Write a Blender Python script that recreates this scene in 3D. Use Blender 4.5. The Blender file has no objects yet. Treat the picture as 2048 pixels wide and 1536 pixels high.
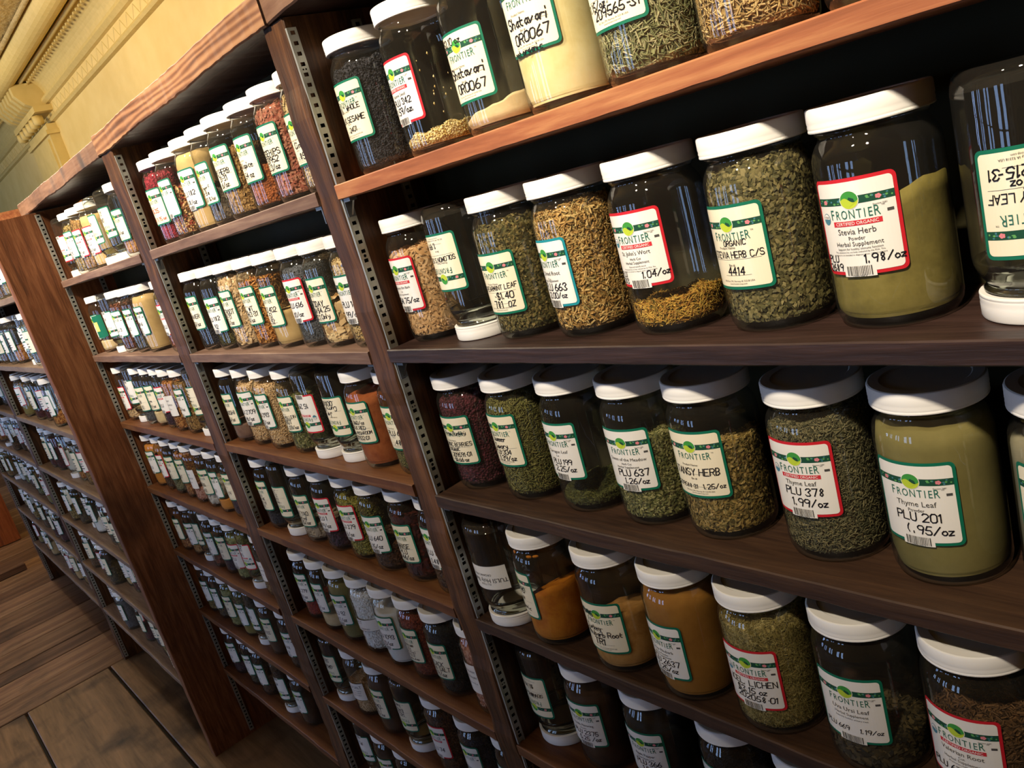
import bpy, math, random
import numpy as np
from mathutils import Matrix, Vector

random.seed(7)
rng = np.random.default_rng(7)
D = bpy.data
SC = bpy.context.scene
COL = SC.collection
R2 = math.radians
Z0 = 1.416                      # camera height above the floor

# ------------------------------------------------------------------ camera
yaw, pit, rol = R2(-53.410), R2(-14.2315), R2(-16.1576)
fw = Vector((math.sin(yaw)*math.cos(pit), math.cos(yaw)*math.cos(pit), math.sin(pit)))
rt = Vector((math.cos(yaw), -math.sin(yaw), 0))
up = rt.cross(fw)
r2 = rt*math.cos(rol) + up*math.sin(rol)
u2 = -rt*math.sin(rol) + up*math.cos(rol)
cam = D.cameras.new('camera')
cam.sensor_fit = 'HORIZONTAL'
cam.sensor_width = 36.0
cam.lens = 36.0*1662.2/2048.0
cam.clip_start = 0.02
co = D.objects.new('camera', cam)
COL.objects.link(co)
co.matrix_world = Matrix(((r2.x, u2.x, -fw.x, 0), (r2.y, u2.y, -fw.y, -0.5),
                          (r2.z, u2.z, -fw.z, Z0), (0, 0, 0, 1)))
SC.camera = co

# ------------------------------------------------------------------ world, lights, exposure
w = D.worlds.new('world')
SC.world = w
w.use_nodes = True
w.node_tree.nodes['Background'].inputs[0].default_value = (0.55, 0.72, 1.0, 1)
w.node_tree.nodes['Background'].inputs[1].default_value = 1.0
SC.view_settings.view_transform = 'Standard'
SC.view_settings.look = 'None'
SC.view_settings.gamma = 1.0
SC.view_settings.exposure = 0.0
SC.view_settings.use_curve_mapping = False
SC.cycles.max_bounces = 8
SC.cycles.diffuse_bounces = 3
SC.cycles.glossy_bounces = 3
SC.cycles.transparent_max_bounces = 28
SC.cycles.caustics_reflective = False
SC.cycles.caustics_refractive = False
SC.cycles.sample_clamp_indirect = 4.0

def lamp(x, y, z, power, tx, ty, tz, size=110, blend=.7, col=(1.0, .85, .66), rad=.055):
    l = D.lights.new('track_or_fill_spot', 'SPOT')
    l.energy = power
    l.color = col
    l.shadow_soft_size = rad
    l.spot_size = R2(size)
    l.spot_blend = blend
    o = D.objects.new('track_or_fill_spot', l)
    COL.objects.link(o)
    o.location = (x, y, z+Z0)
    d = Vector((tx-x, ty-y, tz-z))
    o.rotation_euler = d.to_track_quat('-Z', 'Y').to_euler()
LAMPS = [(-3.2, 300), (-2.4, 480), (-1.6, 480), (-0.8, 360), (0.0, 400)]
for lx, lp in LAMPS:
    lamp(lx, -1.30, 1.40, lp, lx-.1, .0, .54, 53, 1.0)
lamp(-1.25, -1.05, 1.40, 85, -2.47, -.05, .08, 34, 1.0)        # added spot, only to brighten the end board and the bay beside it
for cx, ce in ((-6.2, 34), (-4.4, 44), (-2.7, 50)):        # added unseen point lights that brighten the yellow wall
    pl = D.lights.new('wall_fill_light', 'POINT')
    pl.energy = ce
    pl.color = (1.0, .88, .70)
    pl.shadow_soft_size = .12
    plo = D.objects.new('wall_fill_light', pl)
    COL.objects.link(plo)
    plo.location = (cx, -.10, 1.15+Z0)

# ------------------------------------------------------------------ materials
def lin(c):
    if isinstance(c, str):
        c = [int(c[i:i+2], 16)/255 for i in (0, 2, 4)]
    return tuple(((v/12.92) if v <= .04045 else ((v+.055)/1.055)**2.4) for v in c) + (1,)

def newmat(name):
    m = D.materials.new(name)
    m.use_nodes = True
    nt = m.node_tree
    return m, nt, nt.nodes['Principled BSDF']

def N(nt, t, **kw):
    n = nt.nodes.new(t)
    for k, v in kw.items():
        setattr(n, k, v)
    return n

_mc = {}
def plain(name, col, rough=.5, spec=.5, metal=0.0):
    if name in _mc:
        return _mc[name]
    m, nt, b = newmat(name)
    b.inputs['Base Color'].default_value = lin(col)
    b.inputs['Roughness'].default_value = rough
    b.inputs['Specular IOR Level'].default_value = spec
    b.inputs['Metallic'].default_value = metal
    _mc[name] = m
    return m

def ramp(nt, stops, interp='LINEAR'):
    r = N(nt, 'ShaderNodeValToRGB')
    r.color_ramp.interpolation = interp
    e = r.color_ramp.elements
    while len(e) < len(stops):
        e.new(.5)
    for i, (p, c) in enumerate(stops):
        e[i].position = p
        e[i].color = lin(c)
    return r

def wood(name, dark, mid, light, axis='X', scale=1.0, rough=.6, bump=.25, stain=None, spec=.3, ring=0.0):
    m, nt, b = newmat(name)
    L = nt.links
    tc = N(nt, 'ShaderNodeTexCoord')
    mp = N(nt, 'ShaderNodeMapping')
    s = {'X': (2.2, 26, 26), 'Y': (26, 2.2, 26), 'Z': (26, 26, 2.2)}[axis]
    mp.inputs['Scale'].default_value = [v*scale for v in s]
    L.new(tc.outputs['Object'], mp.inputs[0])
    n1 = N(nt, 'ShaderNodeTexNoise')
    n1.inputs['Scale'].default_value = 1.6
    n1.inputs['Detail'].default_value = 7
    n1.inputs['Roughness'].default_value = .62
    n1.inputs['Distortion'].default_value = .9
    L.new(mp.outputs[0], n1.inputs['Vector'])
    n2 = N(nt, 'ShaderNodeTexNoise')
    n2.inputs['Scale'].default_value = 9
    n2.inputs['Detail'].default_value = 4
    L.new(mp.outputs[0], n2.inputs['Vector'])
    mx = N(nt, 'ShaderNodeMath', operation='MULTIPLY_ADD')
    L.new(n2.outputs['Fac'], mx.inputs[0])
    mx.inputs[1].default_value = .35
    L.new(n1.outputs['Fac'], mx.inputs[2])
    fac = mx.outputs[0]
    if ring:
        wv = N(nt, 'ShaderNodeTexWave', wave_type='BANDS', bands_direction={'X': 'Z', 'Y': 'Z', 'Z': 'X'}[axis])
        wv.inputs['Scale'].default_value = 3.2*ring
        wv.inputs['Distortion'].default_value = 9
        wv.inputs['Detail'].default_value = 2.5
        wv.inputs['Detail Scale'].default_value = .9
        mp2 = N(nt, 'ShaderNodeMapping')
        mp2.inputs['Scale'].default_value = {'X': (1.5, 14, 14), 'Y': (14, 1.5, 14), 'Z': (14, 14, 1.5)}[axis]
        L.new(tc.outputs['Object'], mp2.inputs[0])
        L.new(mp2.outputs[0], wv.inputs['Vector'])
        m2 = N(nt, 'ShaderNodeMath', operation='MULTIPLY_ADD')
        L.new(wv.outputs['Fac'], m2.inputs[0])
        m2.inputs[1].default_value = .34
        m3 = N(nt, 'ShaderNodeMath', operation='MULTIPLY')
        L.new(fac, m3.inputs[0])
        m3.inputs[1].default_value = .72
        L.new(m3.outputs[0], m2.inputs[2])
        fac = m2.outputs[0]
    rp = ramp(nt, [(.36, dark), (.62, mid), (.88, light)])
    L.new(fac, rp.inputs[0])
    colout = rp.outputs[0]
    if stain:
        n3 = N(nt, 'ShaderNodeTexNoise')
        n3.inputs['Scale'].default_value = stain[1]
        n3.inputs['Detail'].default_value = 5
        L.new(tc.outputs['Object'], n3.inputs['Vector'])
        r3 = ramp(nt, [(stain[2], '000000'), (stain[2]+.16, 'ffffff')])
        L.new(n3.outputs['Fac'], r3.inputs[0])
        mm = N(nt, 'ShaderNodeMix', data_type='RGBA')
        L.new(r3.outputs[0], mm.inputs[0])
        L.new(colout, mm.inputs[6])
        mm.inputs[7].default_value = lin(stain[0])
        colout = mm.outputs[2]
    L.new(colout, b.inputs['Base Color'])
    b.inputs['Roughness'].default_value = rough
    b.inputs['Specular IOR Level'].default_value = spec
    bp = N(nt, 'ShaderNodeBump')
    bp.inputs['Strength'].default_value = bump
    bp.inputs['Distance'].default_value = .004
    L.new(fac, bp.inputs['Height'])
    L.new(bp.outputs[0], b.inputs['Normal'])
    return m

M = {}
M['top_red'] = wood('wood_top_red', '4c2e1c', '7c5438', '9c7450', 'X', .8, bump=.08, ring=.7)
M['top_grey'] = wood('wood_top_grey', '38281e', '644836', '7e604a', 'X', .9, bump=.15, stain=('3d3a38', 9, .58))
M['post'] = wood('wood_post', '22140a', '432914', '6c4626', 'Z', 1.0, rough=.5, bump=.5)
M['panel'] = wood('wood_end_panel', '432715', '744628', '966440', 'Z', 1.6, rough=.55, bump=.25, stain=('2c1a12', 2.3, .58))
M['sh_orange'] = wood('wood_shelf_orange', '6e3c22', '985c3a', 'b98254', 'X', .8, rough=.55, bump=.2, stain=('5e4438', 14, .66))
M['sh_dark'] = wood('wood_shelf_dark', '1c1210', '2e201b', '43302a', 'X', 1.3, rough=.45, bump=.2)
M['sh_dark2'] = wood('wood_shelf_dark_brown', '20150f', '38271d', '4c3626', 'X', 1.3, rough=.5, bump=.2)
M['sh_mauve'] = wood('wood_shelf_mauve', '48332a', '6c5346', '88705f', 'X', .7, rough=.6, bump=.3)
M['sh_red'] = wood('wood_shelf_red', '3a2110', '613a20', '795230', 'X', 1.0, rough=.5, bump=.2)
M['sh_far'] = wood('wood_shelf_far', '4a3a30', '7a6350', '93806c', 'X', 1.0, rough=.5, bump=.2)
M['plank'] = wood('wood_floor_plank', '33231a', '664b37', '886a50', 'Y', .7, rough=.55, bump=.5, stain=('2d211b', 3, .6))
M['plank_x'] = wood('wood_floor_board', '3a2a1e', '6c543a', '86694c', 'X', .5, rough=.5, bump=.35, stain=('2e2119', 4.2, .53))
M['counter'] = wood('wood_counter', '4a230f', '7c4020', '955630', 'Z', 1.0, rough=.5)
M['subfloor'] = plain('subfloor_dark', '120d0a', .9)

def back_mat():
    m, nt, b = newmat('back_panel_dark_green')
    n = N(nt, 'ShaderNodeTexNoise')
    n.inputs['Scale'].default_value = 5
    r = ramp(nt, [(.35, '2a2719'), (.7, '3a3524')])
    nt.links.new(n.outputs['Fac'], r.inputs[0])
    nt.links.new(r.outputs[0], b.inputs['Base Color'])
    b.inputs['Roughness'].default_value = .6
    b.inputs['Specular IOR Level'].default_value = .04
    return m
M['back'] = back_mat()

def metal_mat():
    m, nt, b = newmat('rail_zinc')
    b.inputs['Base Color'].default_value = lin('a9a99f')
    b.inputs['Metallic'].default_value = .55
    b.inputs['Roughness'].default_value = .48
    n = N(nt, 'ShaderNodeTexNoise')
    n.inputs['Scale'].default_value = 60
    r = ramp(nt, [(.3, '8f9088'), (.7, 'b9b9ae')])
    nt.links.new(n.outputs['Fac'], r.inputs[0])
    nt.links.new(r.outputs[0], b.inputs['Base Color'])
    return m
M['rail'] = metal_mat()
M['black'] = plain('slot_black', '050505', .9, .1)
M['clip'] = plain('clip_steel', '6d6f70', .4, .5, .7)

def plaster(name, c1, c2, scale, bumps, dist):
    m, nt, b = newmat(name)
    tc = N(nt, 'ShaderNodeTexCoord')
    n = N(nt, 'ShaderNodeTexNoise')
    n.inputs['Scale'].default_value = scale
    n.inputs['Detail'].default_value = 6
    nt.links.new(tc.outputs['Object'], n.inputs['Vector'])
    r = ramp(nt, [(.3, c1), (.7, c2)])
    nt.links.new(n.outputs['Fac'], r.inputs[0])
    nt.links.new(r.outputs[0], b.inputs['Base Color'])
    b.inputs['Roughness'].default_value = .65
    bp = N(nt, 'ShaderNodeBump')
    bp.inputs['Strength'].default_value = bumps
    bp.inputs['Distance'].default_value = dist
    nt.links.new(n.outputs['Fac'], bp.inputs['Height'])
    nt.links.new(bp.outputs[0], b.inputs['Normal'])
    return m
M['yellow'] = plaster('wall_yellow', 'debf70', 'e7ca7e', 7, .15, .01)
M['yellow2'] = plaster('trim_yellow', 'cfb468', 'dabf74', 30, .3, .004)
M['ceil'] = plaster('ceiling_embossed', 'a98f56', 'c4a96a', 26, .9, .02)
M['roomwall'] = plaster('wall_room', '8a7550', '9c8660', 5, .1, .01)

M['lid'] = plain('lid_white_plastic', 'f3f1ea', .38, .45)
M['lidb'] = plain('lid_clear', 'c9c9c0', .25, .5)

def glass_mat():
    m = D.materials.new('jar_glass')
    m.use_nodes = True
    nt = m.node_tree
    nt.nodes.clear()
    out = N(nt, 'ShaderNodeOutputMaterial')
    lw = N(nt, 'ShaderNodeLayerWeight')
    lw.inputs[0].default_value = .5
    p5 = N(nt, 'ShaderNodeMath', operation='POWER')
    p5.inputs[1].default_value = 4.2
    nt.links.new(lw.outputs['Facing'], p5.inputs[0])
    ma = N(nt, 'ShaderNodeMath', operation='MULTIPLY_ADD')
    ma.inputs[1].default_value = .80
    ma.inputs[2].default_value = .055
    nt.links.new(p5.outputs[0], ma.inputs[0])
    tr = N(nt, 'ShaderNodeBsdfTransparent')
    tint = ramp(nt, [(0.0, 'fbfcfa'), (.62, 'f2f4f0'), (.86, 'd2d6cf'), (.97, '8e948c')])
    nt.links.new(lw.outputs['Facing'], tint.inputs[0])
    nt.links.new(tint.outputs[0], tr.inputs[0])
    gl = N(nt, 'ShaderNodeBsdfGlossy')
    gl.inputs['Roughness'].default_value = .022
    tc = N(nt, 'ShaderNodeTexCoord')
    nz = N(nt, 'ShaderNodeTexNoise')
    nz.inputs['Scale'].default_value = 28
    nt.links.new(tc.outputs['Object'], nz.inputs['Vector'])
    bp = N(nt, 'ShaderNodeBump')
    bp.inputs['Strength'].default_value = .022
    bp.inputs['Distance'].default_value = .01
    nt.links.new(nz.outputs['Fac'], bp.inputs['Height'])
    nt.links.new(bp.outputs[0], gl.inputs['Normal'])
    mx = N(nt, 'ShaderNodeMixShader')
    nt.links.new(ma.outputs[0], mx.inputs[0])
    nt.links.new(tr.outputs[0], mx.inputs[1])
    nt.links.new(gl.outputs[0], mx.inputs[2])
    df = N(nt, 'ShaderNodeBsdfDiffuse')
    df.inputs[0].default_value = lin('cfc8b8')
    mh = N(nt, 'ShaderNodeMixShader')
    mh.inputs[0].default_value = .013
    nt.links.new(mx.outputs[0], mh.inputs[1])
    nt.links.new(df.outputs[0], mh.inputs[2])
    nt.links.new(mh.outputs[0], out.inputs[0])
    return m
M['glass'] = glass_mat()

def pane_mat():
    m = D.materials.new('window_daylight')
    m.use_nodes = True
    nt = m.node_tree
    nt.nodes.clear()
    out = N(nt, 'ShaderNodeOutputMaterial')
    e = N(nt, 'ShaderNodeEmission')
    e.inputs[0].default_value = (.40, .60, 1.0, 1)
    e.inputs[1].default_value = 6.5
    nt.links.new(e.outputs[0], out.inputs[0])
    return m
M['pane'] = pane_mat()
M['pane_far'] = pane_mat()
M['pane_far'].node_tree.nodes['Emission'].inputs[1].default_value = 13.0     # set brighter for the bluish light on the far-left unit

# label stock
M['paper'] = plain('label_paper_white', 'ece9e0', .24, .45)
M['cream'] = plain('label_paper_cream', 'efe6c9', .24, .45)
M['bgreen'] = plain('label_border_green', '0e6a50', .5, .3)
M['bred'] = plain('label_border_red', 'c4202c', .5, .3)
M['bteal'] = plain('label_border_teal', '1b8a96', .5, .3)
M['bwhite'] = plain('label_border_white', 'dcd9d6', .5, .3)
M['ink'] = plain('marker_ink', '16141a', .6, .2)
M['inkred'] = plain('marker_ink_red', 'c0452c', .6, .2)
M['print'] = plain('print_grey', '4c4a48', .6, .2)
M['printgreen'] = plain('print_green', '2e6b5c', .6, .2)
M['band'] = plain('print_band', '1d4a38', .6, .2)
M['leafA'] = plain('emblem_green', '3f9440', .6, .2)
M['leafB'] = plain('emblem_lime', 'b5c93a', .6, .2)
M['pink'] = plain('print_pink', 'd9828a', .6, .2)
M['leafC'] = plain('print_leaf', '5fa05a', .6, .2)
M['redbar'] = plain('print_red_bar', 'c9303a', .6, .2)
M['whitep'] = plain('print_white', 'f2f0ea', .6, .2)
M['seal'] = plain('print_seal_blue', '4a7f90', .6, .2)
M['yellowst'] = plain('sticker_yellow', 'e3d27a', .6, .2)

_cm = {}
def content_mats(kind):
    """two materials for what fills a jar: the body seen between grains, and the grains."""
    if kind in _cm:
        return _cm[kind]
    cols, scale, bump = KINDS[kind][0], KINDS[kind][1], KINDS[kind][2]
    m, nt, b = newmat('fill_'+kind)
    tc = N(nt, 'ShaderNodeTexCoord')
    if KINDS[kind][3] == 'powder':
        t = N(nt, 'ShaderNodeTexNoise')
        t.inputs['Scale'].default_value = scale
        t.inputs['Detail'].default_value = 8
        t.inputs['Roughness'].default_value = .65
        fac = t.outputs['Fac']
        rp = ramp(nt, [(.34, cols[0]), (.52, cols[1]), (.74, cols[-1])])
    else:
        t = N(nt, 'ShaderNodeTexVoronoi')
        t.inputs['Scale'].default_value = scale
        fac = t.outputs['Color']
        rp = ramp(nt, [(i/(len(cols)-.001)*.8+.1, c) for i, c in enumerate(cols)])
    nt.links.new(tc.outputs['Object'], t.inputs['Vector'])
    nt.links.new(fac, rp.inputs[0])
    nt.links.new(rp.outputs[0], b.inputs['Base Color'])
    b.inputs['Roughness'].default_value = .8
    b.inputs['Specular IOR Level'].default_value = .2
    bp = N(nt, 'ShaderNodeBump')
    bp.inputs['Strength'].default_value = bump
    bp.inputs['Distance'].default_value = .003
    nt.links.new(t.outputs['Fac'] if KINDS[kind][3] == 'powder' else t.outputs['Distance'], bp.inputs['Height'])
    nt.links.new(bp.outputs[0], b.inputs['Normal'])
    g, nt2, b2 = newmat('grains_'+kind)
    ge = N(nt2, 'ShaderNodeNewGeometry')
    n = len(cols)
    rp2 = ramp(nt2, [(i/max(1, n-1), c) for i, c in enumerate(cols)])
    nt2.links.new(ge.outputs['Random Per Island'], rp2.inputs[0])
    nt2.links.new(rp2.outputs[0], b2.inputs['Base Color'])
    b2.inputs['Roughness'].default_value = .65
    b2.inputs['Specular IOR Level'].default_value = .25
    _cm[kind] = (m, g)
    return m, g

# kind: colours, texture scale, bump, grain shape, grain size (length, width, thickness) m, count at full jar
KINDS = {
 'black sesame seeds': (['141315', '232227', '35343a'], 420, .6, 'seed', (.0030, .0017, .0011), 5200),
 'white sesame seeds': (['b8964e', 'd9bf7c', 'e9d8a4'], 420, .6, 'seed', (.0030, .0018, .0011), 6500),
 'tan root powder': (['c6a878', 'd8bf92', 'e2cda4'], 45, .25, 'powder', None, 0),
 'cream root powder': (['d8c487', 'e3d39c', 'eadfb2'], 25, .12, 'powder', None, 0),
 'grey-green cut stems': (['4f5234', '787a50', '9a9868', 'b0a780', '63653f'], 260, .8, 'stick', (.0095, .0014, .0008), 3600),
 'straw-brown cut stems': (['6e5430', '9c7c48', 'bfa066', 'cdb27c', '7d5e3a'], 260, .8, 'stick', (.0100, .0015, .0008), 3600),
 'tan shredded bark': (['a97b4c', 'c69a68', 'd5ae80'], 60, .9, 'flake', (.0050, .0022, .0004), 2600),
 'green-brown leaf flakes': (['2c2a14', '4c4726', '6e6436', '8a7646', '3a3a1c'], 300, .8, 'flake', (.0048, .0028, .0004), 4600),
 'golden root chips': (['6e4f22', '9a743a', 'b98f50', 'cfae70', '7c6a38'], 280, .8, 'stick', (.0070, .0024, .0010), 4200),
 'golden straw clippings': (['8a5a20', 'b98838', 'd9b050', '6c5a24'], 280, .8, 'stick', (.0070, .0011, .0006), 5000),
 'green stevia leaf': (['39371f', '57522f', '746b41', '8b7e52', '47442a'], 300, .8, 'flake', (.0052, .0030, .0004), 4800),
 'olive leaf powder': (['6f6430', '82753a', '908246'], 40, .2, 'powder', None, 0),
 'dark red berries': (['2a0e12', '431820', '5c2630', '351218'], 300, .7, 'ball', (.0044, .0044, .0040), 1500),
 'green needle leaves': (['4e4c22', '6c6a34', '8a824a', '5c5c2c'], 320, .8, 'stick', (.0062, .0013, .0008), 4600),
 'dark green leaf dust': (['2e3018', '44461f', '56562a'], 320, .8, 'flake', (.0036, .0018, .0004), 6000),
 'green cut herb': (['3d4020', '5c5e30', '7e7a48', 'a09a68', '4c5028'], 300, .8, 'flake', (.0048, .0022, .0004), 5200),
 'green-gold cut herb': (['4a3f1c', '6e5c2c', '94783e', 'b0955c', '5a5228'], 280, .8, 'flake', (.0055, .0024, .0004), 4800),
 'fine grey-green leaf': (['3c3c26', '57543a', '716a4a', '857a58'], 380, .8, 'stick', (.0036, .0011, .0006), 7500),
 'khaki leaf powder': (['71683a', '7d7342', '897e4b'], 18, .1, 'powder', None, 0),
 'grey-beige powder': (['8a8068', '989078', 'a59c82'], 30, .15, 'powder', None, 0),
 'orange turmeric powder': (['b2620f', 'c67718', 'd58a25'], 50, .45, 'powder', None, 0),
 'tan rhubarb powder': (['a97638', 'bf8c4c', 'cc9c5e'], 50, .45, 'powder', None, 0),
 'ochre rhubarb powder': (['8a5a1c', '9a6824', 'a8742c'], 20, .15, 'powder', None, 0),
 'yellow-green lichen': (['5a4f26', '84763c', 'a89656', 'c4b274'], 160, .3, 'fiber', (.016, .00075, .0009), 3400),
 'dark leaf pieces': (['1c1a14', '322c1e', '4a3f28', '5c4e32'], 260, .8, 'flake', (.0080, .0052, .0005), 2600),
 'brown root shreds': (['3c2a1a', '5a3f26', '755536', '4a3420'], 280, .8, 'stick', (.0080, .0020, .0010), 3600),
 'dark brown powder': (['2e1c10', '3c2616', '4a301c'], 30, .2, 'powder', None, 0),
 'charcoal powder': (['16181a', '1e2022', '282a2c'], 20, .1, 'powder', None, 0),
 'pink peppercorns': (['4a0c18', '7c1626', '9c2c3a', '641020'], 300, .7, 'ball', (.0056, .0056, .0054), 1000),
 'mixed peppercorns': (['1c120c', '4a2a18', '7a4e2c', 'a87a4a', 'd2ac78', '2a1a10', '8c3a2a'], 300, .7, 'ball', (.0050, .0050, .0048), 1200),
 'tan pepper powder': (['b0905c', 'bf9f6a', 'caac78'], 25, .12, 'powder', None, 0),
 'dark catkin peppers': (['2c241c', '443a2e', '5a4c3c'], 200, .8, 'stick', (.022, .0050, .0045), 320),
 'brown cut peel': (['5c4020', '8a6636', 'ab8650', '705228'], 280, .8, 'flake', (.0062, .0034, .0006), 2600),
 'brown allspice berries': (['4a240f', '7a3e1c', 'a05a2c', '8a4a24'], 300, .7, 'ball', (.0058, .0058, .0056), 900),
 'pinkish hip shells': (['7c3a2c', '9c5a46', 'b07a60', '8a4a38'], 280, .8, 'flake', (.0060, .0036, .0006), 2600),
 'beige seeds': (['9c7c4c', 'b89a66', 'cdb384'], 320, .7, 'seed', (.0042, .0024, .0016), 3000),
 'black seeds': (['121216', '1c1c24', '2a2a34'], 420, .6, 'seed', (.0026, .0018, .0014), 4000),
 'dark green tea': (['23220f', '3a3818', '504a24'], 300, .8, 'flake', (.0050, .0020, .0005), 3000),
 'beige bark flakes': (['b08c60', 'c9a87c', 'dcc09a'], 260, .8, 'flake', (.0065, .0040, .0006), 2400),
 'orange-brown root cuts': (['8a4e1c', 'b0702e', 'cc9450', 'a0602a'], 280, .8, 'stick', (.0075, .0026, .0014), 2600),
 'blue-grey poppy seeds': (['3a3c40', '4c4f54', '5e6066'], 520, .5, 'seed', (.0018, .0016, .0014), 5200),
 'beige dried slices': (['c49a64', 'd8b482', 'e4c898'], 220, .8, 'flake', (.0150, .0110, .0012), 420),
 'mauve-brown powder': (['6a4c40', '785a4c', '866858'], 60, .3, 'powder', None, 0),
 'beige granules': (['b08a5c', 'c4a074', 'd2b288'], 420, .5, 'seed', (.0024, .0020, .0016), 4500),
 'brick-red powder': (['8a4420', '9c5228', 'aa6032'], 60, .4, 'powder', None, 0),
 'dried mushroom caps': (['6c5a44', '94806a', 'b4a288'], 200, .8, 'flake', (.0140, .0100, .0030), 360),
 'dark purple flowers': (['1e1018', '341c28', '44283a'], 260, .8, 'flake', (.0070, .0040, .0006), 2200),
 'yellow-green fennel seeds': (['5c5a20', '86803a', 'a69a50', '74702c'], 320, .7, 'seed', (.0070, .0022, .0018), 2300),
 'dark brown cut root': (['2a1a10', '442c1c', '5a3c28'], 280, .8, 'flake', (.0050, .0032, .0010), 2800),
 'reddish-black pods': (['1e0a08', '3a1410', '541e16'], 160, .8, 'flake', (.0120, .0070, .0012), 800),
 'red annatto seeds': (['5c140c', '7c2012', '962c1a'], 300, .7, 'seed', (.0040, .0030, .0026), 2400),
 'olive green powder': (['6a6236', '787040', '847c4a'], 40, .2, 'powder', None, 0),
 'coarse white salt': (['d8d6d4', 'eae8e6', 'f6f5f4'], 240, .8, 'ball', (.0040, .0040, .0034), 1700),
 'fine white salt': (['dcdad6', 'e8e6e2', 'f2f0ec'], 40, .2, 'powder', None, 0),
 'red clay salt': (['5c2416', '72301e', '863e28'], 300, .6, 'seed', (.0024, .0022, .0020), 4000),
 'black lava salt': (['0a0c0c', '121616', '1a1e1e'], 300, .5, 'seed', (.0020, .0020, .0018), 3000),
 'pink salt crystals': (['9a5c48', 'b87a62', 'cc9a84'], 260, .8, 'ball', (.0042, .0042, .0036), 1500),
 'brown cloves': (['3a1c10', '5a2e1a', '7a4426'], 280, .8, 'stick', (.0090, .0034, .0030), 1500),
 'rust-brown chips': (['6a3416', '8e5020', 'aa6c34', 'c08a4c'], 280, .8, 'flake', (.0055, .0034, .0010), 2600),
 'tangled brown twigs': (['7a4e22', 'a06c34', 'bb8a4c'], 200, .9, 'fiber', (.014, .0012, .0008), 500),
 'pale green hops': (['6a6e3a', '8a8c50', 'a4a468'], 200, .9, 'flake', (.0080, .0060, .0008), 1300),
 'wrinkled brown fruits': (['3a1a10', '5a2a18', '7c4026'], 120, .9, 'ball', (.0170, .0150, .0140), 90),
 'glossy orange powder': (['b06a20', 'c47e2e', 'd08c3c'], 20, .1, 'powder', None, 0),
 'white cotton-like root': (['b4aca0', 'c8c0b4', 'd6d0c4'], 90, .8, 'flake', (.0090, .0060, .0010), 900),
}

# ------------------------------------------------------------------ mesh helpers
def mesh_np(name, V, F, smooth=False):
    """V (n,3), F (m,k) arrays."""
    me = D.meshes.new(name)
    V = np.ascontiguousarray(V, dtype=np.float32)
    F = np.ascontiguousarray(F, dtype=np.int32)
    k = F.shape[1]
    me.vertices.add(len(V))
    me.vertices.foreach_set('co', V.ravel())
    me.loops.add(F.size)
    me.loops.foreach_set('vertex_index', F.ravel())
    me.polygons.add(len(F))
    me.polygons.foreach_set('loop_start', np.arange(0, F.size, k, dtype=np.int32))
    me.update(calc_edges=True)
    if smooth:
        me.polygons.foreach_set('use_smooth', np.ones(len(F), dtype=bool))
    return me

def mesh_py(name, V, F, smooth=False):
    me = D.meshes.new(name)
    me.from_pydata([tuple(v) for v in V], [], F)
    me.update()
    if smooth:
        for p in me.polygons:
            p.use_smooth = True
    return me

def put(name, me, mat=None, parent=None, loc=(0, 0, 0)):
    if mat is not None and not me.materials:
        me.materials.append(mat)
    o = D.objects.new(name, me)
    COL.objects.link(o)
    o.location = loc
    o.parent = parent
    return o

def tag(o, label, cat, group=None):
    o['label'] = label
    o['category'] = cat
    if group:
        o['group'] = group
    return o

def empty(name, loc=(0, 0, 0)):
    o = D.objects.new(name, None)
    COL.objects.link(o)
    o.location = loc
    o.empty_display_size = .05
    return o

def box(V, F, x0, x1, y0, y1, z0, z1):
    n = len(V)
    V += [(x0, y0, z0), (x1, y0, z0), (x1, y1, z0), (x0, y1, z0), (x0, y0, z1), (x1, y0, z1), (x1, y1, z1), (x0, y1, z1)]
    F += [[n, n+3, n+2, n+1], [n+4, n+5, n+6, n+7], [n, n+1, n+5, n+4], [n+1, n+2, n+6, n+5], [n+2, n+3, n+7, n+6], [n+3, n, n+4, n+7]]

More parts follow.
